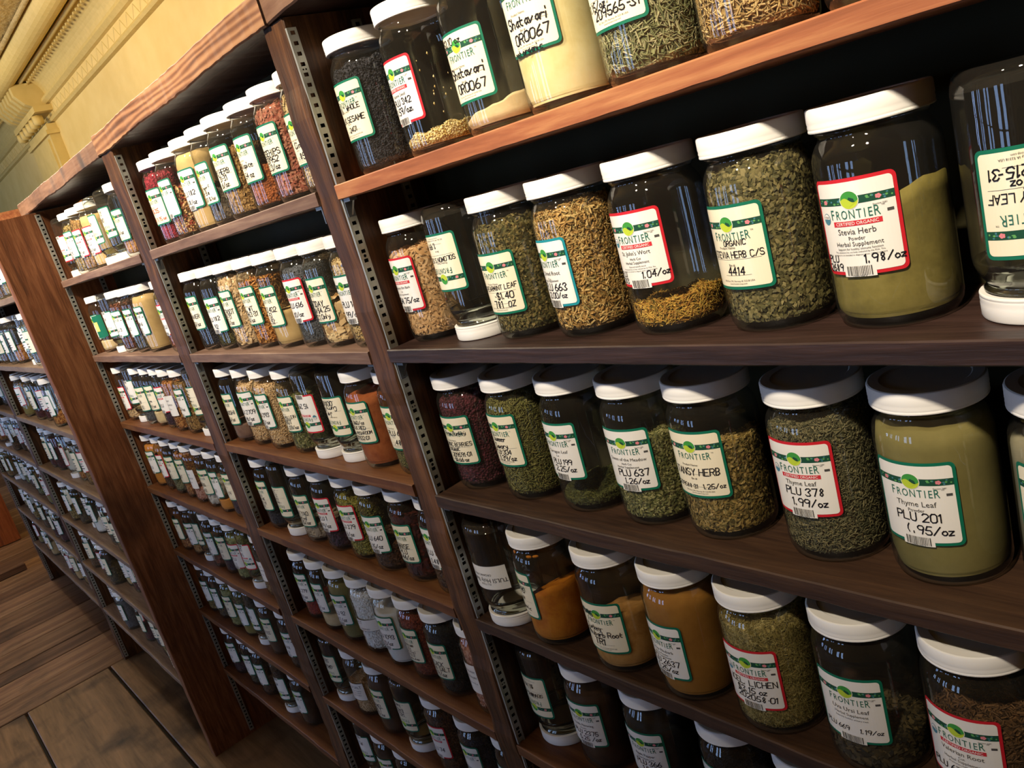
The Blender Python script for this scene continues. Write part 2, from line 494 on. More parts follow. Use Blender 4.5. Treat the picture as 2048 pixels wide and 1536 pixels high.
def board(name, x0, x1, y0, y1, z0, z1, axis, mat, parent, nseg=24, jf=.0, jb=.0, bev=.0015, keep_top=True):
    """a bevelled board subdivided along its length; front edges and underside a little uneven."""
    c = [(x0+x1)/2, (y0+y1)/2, (z0+z1)/2]
    h = [(x1-x0)/2, (y1-y0)/2, (z1-z0)/2]
    ai = 'XYZ'.index(axis)
    o2 = [i for i in range(3) if i != ai]
    a, b = o2
    b_ = min(bev, h[a]*.4, h[b]*.4)
    prof = [(-h[a]+b_, -h[b]), (h[a]-b_, -h[b]), (h[a], -h[b]+b_), (h[a], h[b]-b_), (h[a]-b_, h[b]), (-h[a]+b_, h[b]), (-h[a], h[b]-b_), (-h[a], -h[b]+b_)]
    ph = random.random()*10
    V = []
    for i in range(nseg+1):
        t = -h[ai]+2*h[ai]*i/nseg
        dj = (math.sin(t*23+ph)*.5+math.sin(t*57+ph*2)*.3+random.uniform(-.4, .4))*jf
        dk = (math.sin(t*17+ph*3)*.6+random.uniform(-.4, .4))*jb
        for (p, q) in prof:
            v = [0, 0, 0]
            v[ai], v[a], v[b] = t, p, q
            if v[1] < 0:                       # front side
                v[1] += dj
            if ai == 0 and v[2] < 0:           # underside of a shelf
                v[2] += dk
            if ai == 0 and v[2] > 0 and not keep_top:
                v[2] += dk*.7
            if ai == 2:
                v[0] += (dk if v[0] < 0 else -dk)*(1 if v[1] < 0 else .2)
            V.append(v)
    F = []
    m = 8
    for i in range(nseg):
        for j in range(m):
            k = (j+1) % m
            F.append([i*m+j, i*m+k, (i+1)*m+k, (i+1)*m+j])
    F.append(list(range(m))[::-1])
    F.append([nseg*m+j for j in range(m)])
    me = mesh_py(name, V, F)
    import bmesh
    bm = bmesh.new()
    bm.from_mesh(me)
    bmesh.ops.recalc_face_normals(bm, faces=bm.faces)
    bm.to_mesh(me)
    bm.free()
    return put(name, me, mat, parent, (c[0]-(parent.location.x if parent else 0), c[1]-(parent.location.y if parent else 0), c[2]-(parent.location.z if parent else 0)))

def shade_all_but_front(o, dark):
    """darken every face of a board except its front edge, as painted shade."""
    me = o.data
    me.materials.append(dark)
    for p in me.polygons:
        p.material_index = 0 if p.normal.y < -.5 else 1  # dark colour stands in for shade on underside, top and back
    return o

def struct(o):
    o['kind'] = 'structure'
    return o

def lathe(prof, seg, a0=0, close=True):
    prof = np.array(prof, float)
    n = len(prof)
    th = np.linspace(0, 2*np.pi, seg, endpoint=False)
    V = np.zeros((seg, n, 3))
    V[:, :, 0] = np.cos(th)[:, None]*prof[None, :, 0]
    V[:, :, 1] = np.sin(th)[:, None]*prof[None, :, 0]
    V[:, :, 2] = prof[None, :, 1]
    i, j = np.meshgrid(np.arange(seg), np.arange(n-1), indexing='ij')
    k = (i+1) % seg
    F = np.stack([i*n+j, k*n+j, k*n+j+1, i*n+j+1], -1).reshape(-1, 4)
    return V.reshape(-1, 3), F

# ------------------------------------------------------------------ the room
KW = 1.7/.7                     # the yellow wall stands an aisle's width behind the shelves
XL, XR, YB, YW = -13.0, 2.4, -.5+KW*.7, -3.4
ZC = .612*KW + Z0
def slab(name, x0, x1, y0, y1, z0, z1, mat):
    V, F = [], []
    box(V, F, x0, x1, y0, y1, z0, z1)
    return struct(put(name, mesh_py(name, V, F), mat))
slab('wall_back', XL, XR, YB, YB+.1, 0, ZC, M['yellow'])
slab('wall_left', XL-.1, XL, YW, YB, 0, ZC, M['roomwall'])
slab('wall_right', XR, XR+.1, YW, YB, 0, ZC, M['roomwall'])
slab('ceiling', XL, XR, YW, YB+.1, ZC, ZC+.08, M['ceil'])
# wall across the room with tall shop windows
WZ0, WZ1 = .55, 1.80
wins = [(-9.4, -8.7), (-8.3, -7.6), (-6.2, -5.72), (-5.55, -5.07), (-4.1, -3.62), (-3.45, -3.1), (-2.25, -1.80), (-1.55, -1.22)]
V, F = [], []
xs = [XL]+[v for p in wins for v in p]+[XR]
for i in range(0, len(xs), 2):
    box(V, F, xs[i], xs[i+1], YW-.1, YW, 0, ZC)
for a, b in wins:
    box(V, F, a, b, YW-.1, YW, 0, WZ0)
    box(V, F, a, b, YW-.1, YW, WZ1, ZC)
struct(put('wall_front', mesh_py('wall_front', V, F), M['roomwall']))
for i, (a, b) in enumerate(wins):
    V, F = [], []
    box(V, F, a, b, YW-.08, YW-.07, WZ0, WZ1)
    wo = struct(put('window_%d' % (i+1), mesh_py('window', V, F), M['pane_far'] if i < 2 else M['pane']))
    V, F = [], []
    for (p, q) in ((a-.02, a+.012), (b-.012, b+.02)):
        box(V, F, p, q, YW-.07, YW+.02, WZ0, WZ1)
    box(V, F, a, b, YW-.065, YW+.01, (WZ0+WZ1)/2-.012, (WZ0+WZ1)/2+.012)
    put('window_frame', mesh_py('window_frame', V, F), M['post'], wo)

# cornice: a moulding profile run along the back wall, and picture-rail beads below it
def run_profile(name, prof, x0, x1, mat, closed=True, nx=1):
    V, F = [], []
    n = len(prof)
    for i in range(nx+1):
        x = x0+(x1-x0)*i/nx
        V += [(x, -.5+KW*(p[0]+.5), KW*p[1]+Z0) for p in prof]
    for i in range(nx):
        for j in range(n if closed else n-1):
            k = (j+1) % n
            F.append([i*n+j, (i+1)*n+j, (i+1)*n+k, i*n+k])
    F += [list(range(n)), [nx*n+j for j in range(n)][::-1]]
    return struct(put(name, mesh_py(name, V, F, False), mat))
def arc(cy, cz, r, a0, a1, n=8):
    return [(cy+r*math.cos(R2(a0+(a1-a0)*i/n)), cz+r*math.sin(R2(a0+(a1-a0)*i/n))) for i in range(n+1)]
run_profile('trim_1', [(.20, .472), (.190, .474), (.186, .479), (.190, .485), (.197, .486), (.20, .487)], XL, XR, M['yellow2'])
run_profile('trim_2', [(.20, .520), (.192, .522), (.184, .530), (.186, .538), (.20, .540)], XL, XR, M['yellow2'])
# concave cove
cv = [(.20, .540)]+[(.20-.045*(1-math.cos(R2(a)))-.0, .540+.052*math.sin(R2(a))) for a in range(0, 91, 10)]+[(.155, .612), (.20, .612)]
o = run_profile('trim_3', cv, XL, XR, M['yellow2'])
# dentil bead and fat round moulding, then a bead against the ceiling
run_profile('trim_4', arc(.150, .590, .006, 0, 330, 9), XL, XR, M['yellow2'])
run_profile('trim_5', [(.150, .612)]+arc(.112, .612, .034, 0, -180, 12)+[(.07, .612)], XL, XR, M['yellow2'])
run_profile('trim_6', arc(.066, .609, .0065, 0, -180, 7), XL, XR, M['ceil'])
V, F = [], []
x = -10.5
while x < -2.6:
    box(V, F, x, x+.022, -.5+KW*.660, -.5+KW*.666, .579*KW+Z0, .584*KW+Z0)
    x += .063
struct(put('trim_7', mesh_py('dentils', V, F), M['yellow2']))
# zig-zag stamped relief between the two beads
V, F = [], []
x = -10.0
k = 0
while x < -2.6:
    a, b = (.490*KW, .517*KW) if k % 2 else (.517*KW, .490*KW)
    n = len(V)
    for (xx, zz) in ((x, a), (x+.063, b)):
        V += [(xx, YB-.0005, zz+Z0), (xx+.005, YB-.003, zz+Z0), (xx+.010, YB-.0005, zz+Z0)]
    F += [[n, n+1, n+4, n+3], [n+1, n+2, n+5, n+4]]
    x += .063
    k += 1
struct(put('trim_8', mesh_py('zigzag', V, F), M['yellow2']))

# pilaster with a scrolled capital on the yellow wall
pil = empty('trim_9', (-2.85*KW, YB, Z0))
pil.scale = (KW, KW, KW)
struct(pil)
def pbox(name, x0, x1, y0, y1, z0, z1, mat=M['yellow2']):
    V, F = [], []
    box(V, F, x0+2.85, x1+2.85, y0-.20, y1-.20, z0, z1)
    return put(name, mesh_py(name, V, F), mat, pil)
pbox('pilaster_shaft', -2.985, -2.715, .172, .20, -.582, .470)
pbox('pilaster_fillet', -2.965, -2.735, .166, .172, -.582, .430)
pbox('pilaster_necking', -2.995, -2.705, .164, .20, .440, .452)
pbox('pilaster_abacus', -3.015, -2.685, .150, .20, .500, .516)
for i in range(6):
    xx = -2.98+i*.052
    V, F = lathe([(0.0001, -.013), (.012, -.013), (.015, 0), (.012, .013), (.0001, .013)], 12)
    V = V[:, [0, 2, 1]]
    me = mesh_np('capital_scroll', V, F, True)
    put('capital_scroll', me, M['yellow2'], pil, (xx+2.85-.0, .158-.20, .484))
for i in range(7):
    xx = -2.975+i*.042
    V, F = [], []
    pts = [(.165, .516), (.140, .530), (.120, .556), (.118, .585), (.200, .585), (.200, .516)]
    for s in (-.012, .012):
        V += [(xx+2.85+s, p[0]-.20, p[1]) for p in pts]
    n = len(pts)
    F = [[j, (j+1) % n, n+(j+1) % n, n+j] for j in range(n)]+[list(range(n))[::-1], list(range(n, 2*n))]
    put('capital_leaf', mesh_py('capital_leaf', V, F), M['yellow2'], pil)

# floor: dark subfloor with boards laid on it
V, F = [], []
box(V, F, XL, XR, YW, YB+.1, -.08, -.02)
floor = struct(put('floor', mesh_py('floor', V, F), M['subfloor']))
PLK = [M['plank'],
       wood('wood_floor_plank_light', '3f2c20', '755642', '957658', 'Y', .7, rough=.55, bump=.5, stain=('35271e', 4, .6)),
       wood('wood_floor_plank_dark', '291c15', '553c2c', '735642', 'Y', .7, rough=.55, bump=.5, stain=('241a15', 3, .56))]
def plank(x0, x1, y0, y1, mat, dz=0.0, g=.010):
    V, F = [], []
    b = .003
    x0 += g/2; x1 -= g/2; y0 += g/2; y1 -= g/2
    V = [(x0, y0, -.02), (x1, y0, -.02), (x1, y1, -.02), (x0, y1, -.02),
         (x0, y0, dz-b), (x1, y0, dz-b), (x1, y1, dz-b), (x0, y1, dz-b),
         (x0+b, y0+b, dz), (x1-b, y0+b, dz), (x1-b, y1-b, dz), (x0+b, y1-b, dz)]
    F = [[0, 3, 2, 1]]
    for s in (0, 4):
        for j in range(4):
            k = (j+1) % 4
            F.append([s+j, s+k, s+k+4, s+j+4])
    F.append([8, 9, 10, 11])
    cx, cy = (x0+x1)/2, (y0+y1)/2
    V = [(v[0]-cx, v[1]-cy, v[2]) for v in V]
    return put('plank', mesh_py('plank', V, F), mat, floor, (cx, cy, 0))
sx = [-3.53, -3.72, -3.91, -4.05, -4.25, -4.42, -4.58, -4.80, -5.02, -5.22, -5.44, -5.66, -5.9, -6.15, -6.4, -6.7, -7.0, -7.3, -7.6, -8.0, -8.4, -8.8, -9.3, -9.8, -10.5, -11.2, -12.0, XL]
for i in range(len(sx)-1):
    plank(sx[i+1], sx[i], -1.8, YB, PLK[(i*7) % 3], -random.random()*.004)
    plank(sx[i+1], sx[i], YW, -1.8, PLK[(i*5+1) % 3], -random.random()*.004)
ys = [YB, -.172, -.48, -.80, -1.12, -1.45, -1.8, -2.2, -2.6, -3.0, YW]
for i in range(len(ys)-1):
    cuts = [-3.53, -1.15 if i % 2 else -.6, 1.0, XR]
    for j in range(3):
        plank(cuts[j], cuts[j+1], ys[i+1], ys[i], M['plank_x'], -random.random()*.003, .010)

# raised threshold across the boards at the far end
thr = put('threshold', mesh_py('threshold', *(lambda V, F: (box(V, F, -5.66, -5.46, -2.2, -.16, .0005, .034), (V, F))[1])([], [])), PLK[2])
tag(thr, 'dark raised wooden threshold lying across the far floorboards', 'threshold')

# ------------------------------------------------------------------ shelving units
TH = .0175
HZ = {1: [.0335, -.1725, -.3737, -.5605, -.768, -.971, -1.176],
      2: [.0335, -.1750, -.3660, -.5575, -.767, -.971, -1.176],
      3: [.0335, -.1765, -.3722, -.5695, -.770, -.971, -1.176],
      4: [.0335, -.1700, -.3670, -.5680, -.775, -.972, -1.178],
      5: [.0335, -.1700, -.3670, -.5680, -.775, -.972, -1.178]}
BX = {1: (-.902, -.118), 2: (-1.660, -.952), 3: (-2.4722, -1.7285), 4: (-3.50, -2.513), 5: (-5.0, -3.56)}

def rail_meshes(zlo, zhi):
    pitch = .0116
    wd, t = .0125, .0035
    V, F, VB, FB = [], [], [], []
    n = int((zhi-zlo)/pitch)
    def q(y0, y1, z0, z1, x=t):
        k = len(V)
        V.extend([(x, y0, z0), (x, y1, z0), (x, y1, z1), (x, y0, z1)])
        F.append([k, k+1, k+2, k+3])
    sl0, sl1 = .0035, .0092
    q(0, sl0, zlo, zhi)
    q(sl1, wd, zlo, zhi)
    for i in range(n):
        z = zlo+i*pitch
        q(sl0, sl1, z, z+.0072)
        m = i % 12
        if m in (3, 8):
            for yy in ((.0046, .0082) if m == 3 else (.0064,)):
                r = .0011 if m == 3 else .0020
                k = len(VB)
                VB.extend([(t+.0002, yy+r*math.cos(a*math.pi/4), z+.0036+r*math.sin(a*math.pi/4)) for a in range(8)])
                FB.append(list(range(k, k+8)))
    q(sl0, sl1, zlo+n*pitch, zhi)
    k = len(V)
    V.extend([(0, 0, zlo), (t, 0, zlo), (t, 0, zhi), (0, 0, zhi), (0, wd, zlo), (t, wd, zlo), (t, wd, zhi), (0, wd, zhi)])
    F.extend([[k, k+1, k+2, k+3], [k+5, k+4, k+7, k+6]])
    k = len(VB)
    VB.extend([(.0006, sl0-.001, zlo), (.0006, sl1+.001, zlo), (.0006, sl1+.001, zhi), (.0006, sl0-.001, zhi)])
    FB.append([k, k+1, k+2, k+3])
    return mesh_py('rail', V, F), mesh_py('rail_slots', VB, FB)
RM, RB = rail_meshes(.012, .212+Z0)
RM.materials.append(M['rail'])
RB.materials.append(M['black'])
def rail(parent, x, y, flip=False):
    for yy in (y, y+.088):
        r = put('rail', RM, None, parent, (x, yy, 0))
        b = put('slot_backing', RB, None, r)
        if flip:
            r.scale = (-1, 1, 1)
CV, CF = [], []
box(CV, CF, 0, .016, 0, .010, -.004, 0)
box(CV, CF, 0, .0025, 0, .010, -.022, -.004)
CF.append([len(CV), len(CV)+1, len(CV)+2, len(CV)+3])
CV += [(.0025, .004, -.020), (.015, .004, -.004), (.015, .0065, -.004), (.0025, .0065, -.020)]
CLIP = mesh_py('shelf_clip', CV, CF)
CLIP.materials.append(M['clip'])

u1 = empty('shelving_unit')
tag(u1, 'long dark wooden shelving unit with slotted metal rails, filled with spice jars', 'shelf')
YD = .126
board('post', -.952, -.902, 0, YD, 0, .224+Z0, 'Z', M['post'], u1, 90, .0022, .0016, .002)
board('post', -1.7285, -1.660, 0, YD, 0, .224+Z0, 'Z', M['post'], u1, 90, .0022, .0016, .002)
board('post', -.118, -.066, 0, YD, 0, .224+Z0, 'Z', M['post'], u1, 60, .0015, .001, .002)
for x in (-.902, -1.660):
    rail(u1, x, .0015)
rail(u1, -2.4725, .0015)
for x in (-.118, -.952, -1.7285):
    rail(u1, x, .013, True)
shade_all_but_front(board('top_board', -1.731, -.930, -.006, YD, .225+Z0, .263+Z0, 'X', M['top_red'], u1, 60, .0012, .0022, .002, False), M['sh_dark'])
shade_all_but_front(board('top_board', -.930, -.066, -.004, YD, .225+Z0, .263+Z0, 'X', M['top_grey'], u1, 50, .0012, .0012, .002, False), M['sh_dark'])
shade_all_but_front(board('top_board', -2.60, -1.731, -.004, YD, .224+Z0, .258+Z0, 'X', M['top_grey'], u1, 50, .0014, .0020, .002, False), M['sh_dark'])
for x0, x1 in ((-.952, -.066), (-1.7285, -.952), (-2.4722, -1.7285)):
    V, F = [], []
    box(V, F, x0, x1, YD+.0005, YD+.010, .02, .256+Z0)
    put('back_panel', mesh_py('back_panel', V, F), M['back'], u1)
def shelf_mats(b, i):
    if b == 1:
        return [M['sh_orange'], M['sh_dark'], M['sh_dark2'], M['sh_dark2'], M['sh_red'], M['sh_red'], M['sh_red']][i]
    if b in (2, 3):
        return [M['sh_mauve'], M['sh_mauve'], M['sh_red'], M['sh_red'], M['sh_red'], M['sh_red'], M['sh_red']][i]
    return M['sh_far']
def add_shelves(parent, b, y0, y1):
    xa, xb = BX[b]
    for i, h in enumerate(HZ[b]):
        z = h+Z0
        board('shelf_board', xa+.0005, xb-.0005, y0, y1, z-TH, z, 'X', shelf_mats(b, i), parent, 40, .0008, .0008, .0012)
        for (cx, fl) in ((xa+.0035, 1), (xb-.0035, -1)):
            c = put('shelf_clip', CLIP, None, parent, (cx, y0+.004, z-TH-.0005))
            c.scale = (fl, 1, 1)
for b in (1, 2, 3):
    add_shelves(u1, b, -.0015, YD)

u2 = empty('shelving_unit')
tag(u2, 'deeper shelving unit at the far left with a wide upright end board', 'shelf')
YF = -.112
board('end_board', -2.513, -2.473, YF-.004, .196, 0, .218+Z0, 'Z', M['panel'], u2, 80, .001, 0, .002)
for x0, x1 in ((-3.55, -3.50), (-5.05, -5.0)):
    board('post', x0, x1, YF, .12, 0, .218+Z0, 'Z', M['post'], u2, 60, .002, .0015, .002)
for x in (-3.50, -5.0):
    rail(u2, x, YF+.002)
board('top_board', -5.1, -2.61, YF-.01, .19, .2185+Z0, .25+Z0, 'X', M['sh_orange'], u2, 40, .001, .001, .002)
V, F = [], []
box(V, F, -5.05, -2.513, .12, .13, .02, .218+Z0)
put('back_panel', mesh_py('back_panel', V, F), M['back'], u2)
for b in (4, 5):
    add_shelves(u2, b, YF, .12)

# counter at the far end of the room
ct = empty('counter', (-6.9, -.55, 0))
tag(ct, 'red-brown wooden counter end at the far left of the room', 'counter')
def cbox(name, x0, x1, y0, y1, z0, z1, m):
    V, F = [], []
    box(V, F, x0+6.9, x1+6.9, y0+.55, y1+.55, z0, z1)
    return put(name, mesh_py(name, V, F), m, ct)
cbox('body', -7.3, -6.24, -.95, -.07, .005, .90, M['counter'])
cbox('worktop', -7.34, -6.20, -.99, -.03, .90, .94, M['top_red'])
cbox('corner_board', -6.24, -6.225, -.17, -.07, .005, .90, M['counter'])

# ------------------------------------------------------------------ jar geometry
RJ = .0415
HJ = .1525
def jar_profile():
    p = [(.0004, .004), (.020, .0032), (.031, .0010), (.0345, 0), (.0372, .0008), (.0394, .0034), (.0409, .0075), (.0415, .0125),
         (.0415, .060), (.0415, .112), (.0411, .1175), (.0398, .1220), (.0376, .1262), (.0356, .1292), (.0348, .1312),
         (.0352, .1328), (.0366, .1338), (.0368, .1350), (.0354, .1360), (.0348, .1378)]
    return p
def lid_profile():
    return [(.0001, .1385), (.0345, .1380), (.0362, .1362), (.0390, .1362), (.0398, .1366), (.0400, .1374), (.0397, .1387), (.0400, .1402), (.0397, .1417), (.0400, .1432),
            (.0399, .1508), (.0394, .1520), (.0384, .1525), (.0310, .1523), (.0300, .1517), (.0001, .1517)]
def glass_mesh(seg, name):
    V, F = lathe(jar_profile(), seg)
    n1 = len(V)
    V2, F2 = lathe([(.0002, .0075), (.030, .0070), (.0370, .0090), (.0398, .0125)], seg)     # inside of the thick base
    me = mesh_np(name, np.concatenate([V, V2]), np.concatenate([F, F2+n1]), True)
    me.materials.append(M['glass'])
    return me
def lid_mesh(seg, name):
    V, F = lathe(lid_profile(), seg)
    me = mesh_np(name, V, F, True)
    me.set_sharp_from_angle(angle=R2(24))
    me.materials.append(M['lid'])
    return me
G = {'n': glass_mesh(56, 'glass_jar_near'), 'm': glass_mesh(36, 'glass_jar_mid'), 'f': glass_mesh(18, 'glass_jar_far')}
LD = {'n': lid_mesh(56, 'lid_near'), 'm': lid_mesh(36, 'lid_mid'), 'f': lid_mesh(18, 'lid_far')}

def neck_mat():
    m, nt, b = newmat('jar_glass_thick')
    b.inputs['Base Color'].default_value = lin('dfe6dc')
    b.inputs['Transmission Weight'].default_value = 1.0
    b.inputs['Roughness'].default_value = .03
    b.inputs['IOR'].default_value = 1.5
    return m
M['neck'] = neck_mat()
def neck_mesh(seg, name):
    prof = [(.0409, .1160), (.0398, .1216), (.0376, .1258), (.0352, .1290), (.0344, .1312), (.0350, .1328), (.0364, .1340), (.0364, .1348), (.0344, .1362),
            (.0344, .1376), (.0312, .1376), (.0312, .1320), (.0318, .1290), (.0345, .1252), (.0370, .1205), (.0382, .1160), (.0409, .1160)]
    V, F = lathe(prof, seg)
    me = mesh_np(name, V, F, True)
    me.materials.append(M['neck'])
    return me
NK = {'n': neck_mesh(56, 'thick_neck_near'), 'm': neck_mesh(36, 'thick_neck_mid')}

def unit_shape(kind):
    if kind == 'seed':
        V = np.array([(1, 0, 0), (-1, 0, 0), (0, 1, 0), (0, -1, 0), (0, 0, 1), (0, 0, -1)], float)*.5
        F = np.array([(0, 2, 4), (2, 1, 4), (1, 3, 4), (3, 0, 4), (2, 0, 5), (1, 2, 5), (3, 1, 5), (0, 3, 5)])
    elif kind == 'ball':
        t = (1+5**.5)/2
        V = np.array([(-1, t, 0), (1, t, 0), (-1, -t, 0), (1, -t, 0), (0, -1, t), (0, 1, t), (0, -1, -t), (0, 1, -t), (t, 0, -1), (t, 0, 1), (-t, 0, -1), (-t, 0, 1)], float)
        V = V/np.linalg.norm(V[0])*.5
        F = np.array([(0, 11, 5), (0, 5, 1), (0, 1, 7), (0, 7, 10), (0, 10, 11), (1, 5, 9), (5, 11, 4), (11, 10, 2), (10, 7, 6), (7, 1, 8), (3, 9, 4), (3, 4, 2), (3, 2, 6), (3, 6, 8), (3, 8, 9), (4, 9, 5), (2, 4, 11), (6, 2, 10), (8, 6, 7), (9, 8, 1)])
    elif kind == 'flake':
        V = np.array([(-.5, 0, .2), (-.1, .5, -.1), (.5, .05, .3), (.05, -.5, -.2), (0, 0, .6)], float)
        F = np.array([(0, 4, 1), (1, 4, 2), (2, 4, 3), (3, 4, 0)])
    elif kind == 'stick':
        V = np.array([(-.5, .5, 0), (-.5, -.5, 0), (-.5, 0, 1), (.5, .5, 0), (.5, -.5, 0), (.5, 0, 1)], float)
        F = np.array([(0, 1, 4), (0, 4, 3), (1, 2, 5), (1, 5, 4), (2, 0, 3), (2, 3, 5)])
    else:   # fiber: a curled ribbon
        n = 9
        t = np.linspace(-.5, .5, n)
        x = t*.9
        z = np.zeros(n)
        y = np.sin(t*7)*8
        V = np.zeros((2*n, 3))
        V[0::2, 0] = x; V[1::2, 0] = x
        V[0::2, 1] = y-.5; V[1::2, 1] = y+.5
        V[:, 2] = np.repeat(np.cos(t*5)*1.5, 2)
        F = []
        for i in range(n-1):
            F += [(2*i, 2*i+2, 2*i+3), (2*i, 2*i+3, 2*i+1)]
        F = np.array(F)
    return V, F

def rand_rot(n, flat):
    """random rotation frames: columns = axes; flat: third axis near +z."""
    a = rng.uniform(0, 2*np.pi, n)
    tilt = rng.normal(0, flat, n)
    tilt2 = rng.normal(0, flat, n)
    ca, sa = np.cos(a), np.sin(a)
    X = np.stack([ca, sa, tilt], -1)
    Zv = np.stack([tilt2, -tilt, np.ones(n)], -1)
    X /= np.linalg.norm(X, axis=1)[:, None]
    Y = np.cross(Zv, X)
    Y /= np.linalg.norm(Y, axis=1)[:, None]
    Zv = np.cross(X, Y)
    return X, Y, Zv

def fill(parent, kind, fillh, lod, tilt=0.0, tdir=0.0, rough=.003, strays=0):
    """what is in the jar: a heaped body with grains lying against the glass and on top."""
    cols, sc_, bp_, shape, size, cnt = KINDS[kind]
    bm, gm = content_mats(kind)
    ro = .0400
    z0 = .0078
    seg = {'n': 48, 'm': 28, 'f': 14}[lod]
    ph = rng.uniform(0, 6.28, 6)
    def H(x, y):
        r = np.hypot(x, y)/ro
        h = fillh+tilt*(x*math.cos(tdir)+y*math.sin(tdir))/ro
        h = h+rough*(np.sin(x*130+ph[0])*np.cos(y*120+ph[1])+.6*np.sin(x*260+ph[2]+y*210))
        h = h+rough*.8*(1-r*r)
        return np.clip(h, z0+.0015, .131)
    def RR(z):
        return np.where(z < .0125, .0372+(.0400-.0372)*np.clip((z-.0078)/.0047, 0, 1), np.where(z > .112, .0400-(z-.112)*.28, .0400))
    th = np.linspace(0, 2*np.pi, seg, endpoint=False)
    ns, nt_ = 9, 8
    V = np.zeros((seg, ns+nt_, 3))
    hx, hy = ro*np.cos(th), ro*np.sin(th)
    he = H(hx, hy)
    for i in range(ns):
        f = i/(ns-1)
        zz = z0+(he-z0)*f
        r = RR(zz)
        V[:, i] = np.stack([r*np.cos(th), r*np.sin(th), zz], -1)
    for i in range(nt_):
        f = 1-(i+1)/nt_
        r = RR(he)*max(f, .002)
        x, y = r*np.cos(th), r*np.sin(th)
        V[:, ns+i] = np.stack([x, y, H(x, y) if f > 0 else np.full(seg, H(np.array(0.), np.array(0.)))], -1)
    n = ns+nt_
    i, j = np.meshgrid(np.arange(seg), np.arange(n-1), indexing='ij')
    k = (i+1) % seg
    F = np.stack([i*n+j, k*n+j, k*n+j+1, i*n+j+1], -1).reshape(-1, 4)
    if shape != 'powder':
        V[:, :, :2] *= .965
    body = put('contents', mesh_np('contents', V.reshape(-1, 3), F, True), bm, parent)
    if shape == 'powder' or lod == 'f':
        return body
    cnt = int(cnt*{'n': 1.0, 'm': .45}[lod])
    mul = {'n': 1.0, 'm': 1.22}[lod]
    nside = max(30, int(cnt*min(1, fillh/.12)))
    ntop = max(40, int(cnt*.16))
    if shape == 'ball' and size[0] > .01:
        nside, ntop = max(12, int(cnt*fillh/.12)), 12
    a = rng.uniform(0, 2*np.pi, nside)
    hz = H(ro*np.cos(a), ro*np.sin(a))
    zz = .0085+(hz-.0085)*rng.uniform(0, 1, nside)
    tk = max(size[2], .0006)
    rr = RR(zz)-tk*.55-rng.uniform(0, .0009, nside)
    P1 = np.stack([rr*np.cos(a), rr*np.sin(a), zz], -1)
    X, Y, Zv = rand_rot(nside, .22)
    # local (x,y,z) -> tangent, up, outward
    T = np.stack([-np.sin(a), np.cos(a), np.zeros(nside)], -1)
    U = np.tile(np.array([0, 0, 1.0]), (nside, 1))
    O = np.stack([np.cos(a), np.sin(a), np.zeros(nside)], -1)
    def tow(v):
        return T*v[:, :1]+U*v[:, 1:2]+O*v[:, 2:3]
    f1 = [tow(X), tow(Y), tow(Zv)]
    b_ = rng.uniform(0, 2*np.pi, ntop)
    rt_ = np.sqrt(rng.uniform(0, 1, ntop))*(.0385-tk)
    xx, yy = rt_*np.cos(b_), rt_*np.sin(b_)
    P2 = np.stack([xx, yy, H(xx, yy)+tk*.3], -1)
    X2, Y2, Z2 = rand_rot(ntop, .4)
    Ps, A, B, Cc = [P1, P2], [f1[0], X2], [f1[1], Y2], [f1[2], Z2]
    if strays:
        a = rng.uniform(R2(-100), R2(40), strays)
        zz = fillh+rng.uniform(.01, .075, strays)
        rr = RR(zz)-tk*.5
        Ps.append(np.stack([rr*np.cos(a), rr*np.sin(a), zz], -1))
        O = np.stack([np.cos(a), np.sin(a), np.zeros(strays)], -1)
        T = np.stack([-np.sin(a), np.cos(a), np.zeros(strays)], -1)
        A.append(np.tile(np.array([0, 0, 1.0]), (strays, 1))); B.append(T); Cc.append(O)
    Pp = np.concatenate(Ps)
    A, B, Cc = np.concatenate(A), np.concatenate(B), np.concatenate(Cc)
    UV, UF = unit_shape(shape)
    s = rng.uniform(.7, 1.25, len(Pp))*mul
    VV = (Pp[:, None, :]+A[:, None, :]*(UV[None, :, 0:1]*size[0]*s[:, None, None])
          + B[:, None, :]*(UV[None, :, 1:2]*size[1]*s[:, None, None])+Cc[:, None, :]*(UV[None, :, 2:3]*size[2]))
    # keep grains inside the glass
    q = np.hypot(VV[..., 0], VV[..., 1])
    lim = RR(VV[..., 2])+.0004
    f = np.minimum(1, lim/np.maximum(q, 1e-6))
    VV[..., 0] *= f; VV[..., 1] *= f
    VV[..., 2] = np.clip(VV[..., 2], .0079, .1335)
    nn = len(UV)
    FF = (UF[None]+(np.arange(len(Pp))*nn)[:, None, None]).reshape(-1, 3)
    g = put('grains', mesh_np('grains', VV.reshape(-1, 3), FF, shape == 'ball'), gm, body)
    g['kind'] = 'stuff'
    return body

# ------------------------------------------------------------------ labels and lettering
RL = RJ+.0003
def bend(P2, lift):
    """flat (u, v) in metres wrapped on the jar at height lift above the glass."""
    P2 = np.asarray(P2, float)
    r = RL+lift
    a = P2[:, 0]/RL
    return np.stack([r*np.sin(a), -r*np.cos(a), P2[:, 1]], -1)

